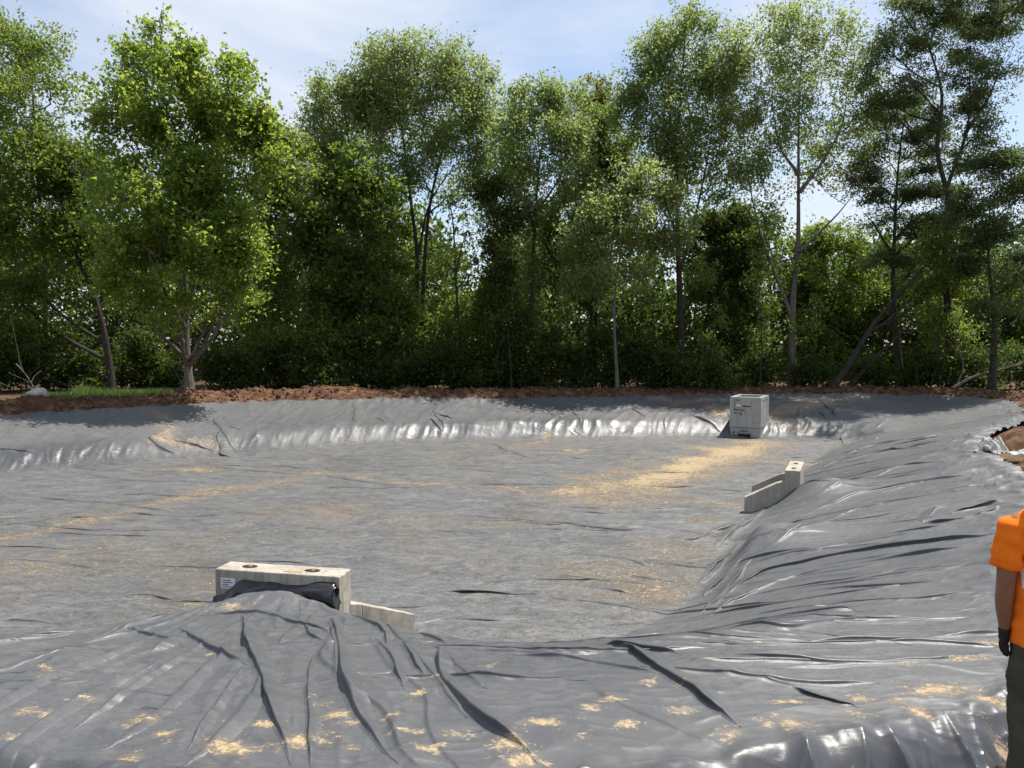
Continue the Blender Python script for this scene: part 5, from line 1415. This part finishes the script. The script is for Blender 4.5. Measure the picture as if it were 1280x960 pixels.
def person():
    gz = 0.0
    root = empty('person', (2.655, 3.80, gz), 'person in an orange t-shirt and dark trousers at the right edge, back turned, arms hanging', 'person', None, math.radians(-6))
    root.location.x = 2.715
    body = [((0, 0, .97), (.125, .09)), ((0, 0.01, 1.12), (.125, .09)), ((0, 0.0, 1.30), (.165, .115)), ((0, -.01, 1.43), (.12, .09)), ((0, -.005, 1.53), .058), ((0, .015, 1.60), .066),
            ((0, .02, 1.68), (.078, .095)), ((0, .015, 1.75), (.074, .092)), ((0, .01, 1.80), (.05, .062))]
    E = [(0, 1), (1, 2), (2, 3), (3, 4), (4, 5), (5, 6), (6, 7), (7, 8)]
    for sx in (-1, 1):
        b = len(body)
        body += [((sx * .12, -.005, 1.42), .066), ((sx * .19, 0, 1.40), .066), ((sx * .222, -.015, 1.24), .052), ((sx * .232, -.02, 1.10), .044), ((sx * .225, .005, .99), .044), ((sx * .205, .03, .87), .030), ((sx * .20, .035, .84), .029)]
        E += [(3, b), (b, b + 1), (b + 1, b + 2), (b + 2, b + 3), (b + 3, b + 4), (b + 4, b + 5), (b + 5, b + 6)]
        c = len(body)
        body += [((sx * .085, 0, .88), .080), ((sx * .095, .01, .70), .085), ((sx * .10, .02, .50), .062), ((sx * .105, -.01, .34), .060), ((sx * .11, -.02, .10), .042), ((sx * .115, .05, .045), .042), ((sx * .125, .15, .035), .036)]
        E += [(0, c), (c, c + 1), (c + 1, c + 2), (c + 2, c + 3), (c + 3, c + 4), (c + 4, c + 5), (c + 5, c + 6)]
    bo = link('body', skin('body', body, E, M_SKIN), root)
    # face (looks away from the camera, +y)
    nose = skin('nose', [((0, .105, 1.70), .010), ((0, .122, 1.665), .015), ((0, .112, 1.655), .012)], [(0, 1), (1, 2)], M_SKIN, 0, 1); link('nose', nose, bo)
    for sx in (-1, 1):
        bm = bmesh.new(); bmesh.ops.create_uvsphere(bm, u_segments=12, v_segments=8, radius=.012)
        o = link('eye', bm_mesh('eye', bm, M_EYE, True), bo); o.location = (sx * .032, .098, 1.70)
        ear = skin('ear', [((sx * .080, .0, 1.665), .010), ((sx * .088, -.008, 1.69), .016), ((sx * .086, -.005, 1.715), .010)], [(0, 1), (1, 2)], M_SKIN, 0, 1); link('ear', ear, bo)
    mouth = skin('mouth', [((-.024, .100, 1.625), .006), ((0, .108, 1.625), .008), ((.024, .100, 1.625), .006)], [(0, 1), (1, 2)], M_RUST, 0, 1); link('mouth', mouth, bo)
    from mathutils import noise as mn0
    bm = bmesh.new(); bmesh.ops.create_uvsphere(bm, u_segments=32, v_segments=20, radius=1.0)
    bmesh.ops.delete(bm, geom=[v for v in bm.verts if v.co.z < -0.55 or (v.co.y > 0.55 and v.co.z < 0.35)], context='VERTS')
    for v in bm.verts:
        k = 1 + 0.05 * mn0.noise(v.co * 9)
        v.co = Vector((v.co.x * .083 * k, v.co.y * .101 * k + .008, v.co.z * .098 * k + 1.735))
    hr = link('hair', bm_mesh('hair', bm, M_HAIR, True), root)
    sol = hr.modifiers.new('thick', 'SOLIDIFY'); sol.thickness = 0.008
    # shirt
    def shirt_fold(c, mn):
        f = 0.010 * mn.noise(Vector((c.x * 9 + c.z * 5, c.y * 9, c.z * 3))) + 0.006 * mn.noise(Vector((c.x * 22 - c.z * 14, c.y * 20, c.z * 9)))
        f += 0.008 * max(0, mn.noise(Vector((c.x * 12 + c.z * 16, c.y * 8, c.z * 6 + 4)))) * (1.3 if abs(c.x) > .15 else .8)
        if abs(c.x) > .15 and c.z > 1.1: f += 0.012 * mn.noise(Vector((c.x * 14 + c.z * 20, c.y * 16, c.z * 10 - c.x * 12)))
        f += 0.010 * max(0.0, mn.noise(Vector((c.x * 6, c.y * 6 + 9, c.z * 22)))) * (1 if c.z < 1.0 else .3)
        return f
    sh = [((0, .0, .765), (.200, .155)), ((0, .0, .80), (.198, .152)), ((0, .0, .93), (.190, .145)), ((0, .01, 1.12), (.205, .150)), ((0, .0, 1.30), (.205, .148)), ((0, -.01, 1.42), (.135, .108)), ((0, -.008, 1.495), .078), ((0, -.005, 1.515), .072)]
    E = [(i, i + 1) for i in range(7)]
    for sx in (-1, 1):
        b = len(sh)
        sh += [((sx * .12, -.005, 1.418), .078), ((sx * .188, 0, 1.395), .082), ((sx * .220, -.012, 1.28), .078), ((sx * .232, -.016, 1.20), .078), ((sx * .236, -.018, 1.165), .079)]
        E += [(5, b), (b, b + 1), (b + 1, b + 2), (b + 2, b + 3), (b + 3, b + 4)]
    st = link('shirt', skin('shirt', sh, E, M_SHIRT, 0, 3, shirt_fold), root)
    from mathutils.bvhtree import BVHTree
    tree_ = BVHTree.FromPolygons([v.co for v in st.data.vertices], [p.vertices for p in st.data.polygons])
    bmq = bmesh.new()
    for x0, x1, z0, z1 in ((0, .015, 0, .10), (.015, .062, 0, .014), (.015, .052, .044, .057), (.015, .062, .086, .10)):
        gx = [x0 + (x1 - x0) * i / 6 for i in range(7)]; gz = [z0 + (z1 - z0) * i / 6 for i in range(7)]
        vv = []
        for z_ in gz:
            row = []
            for x_ in gx:
                X_ = x_ - .170; Z_ = z_ + 1.085
                hp = tree_.ray_cast(Vector((X_, -1.0, Z_)), Vector((0, 1, 0)))[0]
                row.append(bmq.verts.new((X_, (hp.y if hp else -.02) - .004, Z_)))
            vv.append(row)
        for j in range(6):
            for i in range(6): bmq.faces.new((vv[j][i], vv[j][i + 1], vv[j + 1][i + 1], vv[j + 1][i]))
    link('printed_letter', bm_mesh('printed_letter', bmq, M_LETTER, True), st)
    # trousers, belt line under the shirt
    tr = [((0, 0, 1.02), (.168, .128)), ((0, 0, .90), (.165, .125))]
    E = [(0, 1)]
    for sx in (-1, 1):
        c = len(tr)
        tr += [((sx * .088, 0, .82), .108), ((sx * .098, .01, .66), .098), ((sx * .103, .02, .48), .082), ((sx * .108, -.005, .30), .078), ((sx * .112, -.015, .10), .080), ((sx * .112, -.015, .06), .080)]
        E += [(1, c)] + [(c + k, c + k + 1) for k in range(5)]
    link('trousers', skin('trousers', tr, E, M_TROUS, 0, 2, lambda c, mn: 0.010 * mn.noise(Vector((c.x * 10, c.y * 10, c.z * 16))) + .005 * mn.noise(c * 40)), root)
    for sx in (-1, 1):
        link('boot', skin('boot', [((sx * .112, -.04, .05), .052), ((sx * .114, .04, .048), .052), ((sx * .122, .12, .042), .050), ((sx * .128, .19, .036), .040), ((sx * .112, -.025, .13), .052)], [(0, 1), (1, 2), (2, 3), (0, 4)], M_BOOT, 0, 2), root)
        # gloved hand: palm and five curled fingers
        w = Vector((sx * .203, .033, .865))
        P = [(tuple(w), (.036, .034)), ((sx * .200, .038, .835), (.030, .042)), ((sx * .197, .042, .79), (.024, .046)), ((sx * .195, .044, .765), (.022, .042))]
        parts = [skin('palm', P, [(0, 1), (1, 2), (2, 3)], M_GLOVE, 0, 2)]
        for fi, (fy, ln) in enumerate(((.074, .9), (.054, 1.0), (.034, .95), (.015, .78))):
            z0 = .775; s_ = -sx
            q = [(sx * .197, fy, z0), (sx * .196, fy + .004, z0 - .034 * ln), (sx * .190 , fy + .006, z0 - .058 * ln), (sx * .180, fy + .004, z0 - .078 * ln)]
            parts.append(skin('finger', [(p, r_) for p, r_ in zip(q, (.0115, .0108, .010, .0088))], [(0, 1), (1, 2), (2, 3)], M_GLOVE, 0, 1))
        q = [(sx * .196, .066, .825), (sx * .190, .092, .800), (sx * .184, .104, .775), (sx * .180, .106, .757)]
        parts.append(skin('thumb', [(p, r_) for p, r_ in zip(q, (.015, .0135, .012, .010))], [(0, 1), (1, 2), (2, 3)], M_GLOVE, 0, 1))
        bm = bmesh.new()
        for m_ in parts: bm.from_mesh(m_)
        link('glove', bm_mesh('glove', bm, M_GLOVE, True), root)
        for m_ in parts: bpy.data.meshes.remove(m_)
    return root
person()
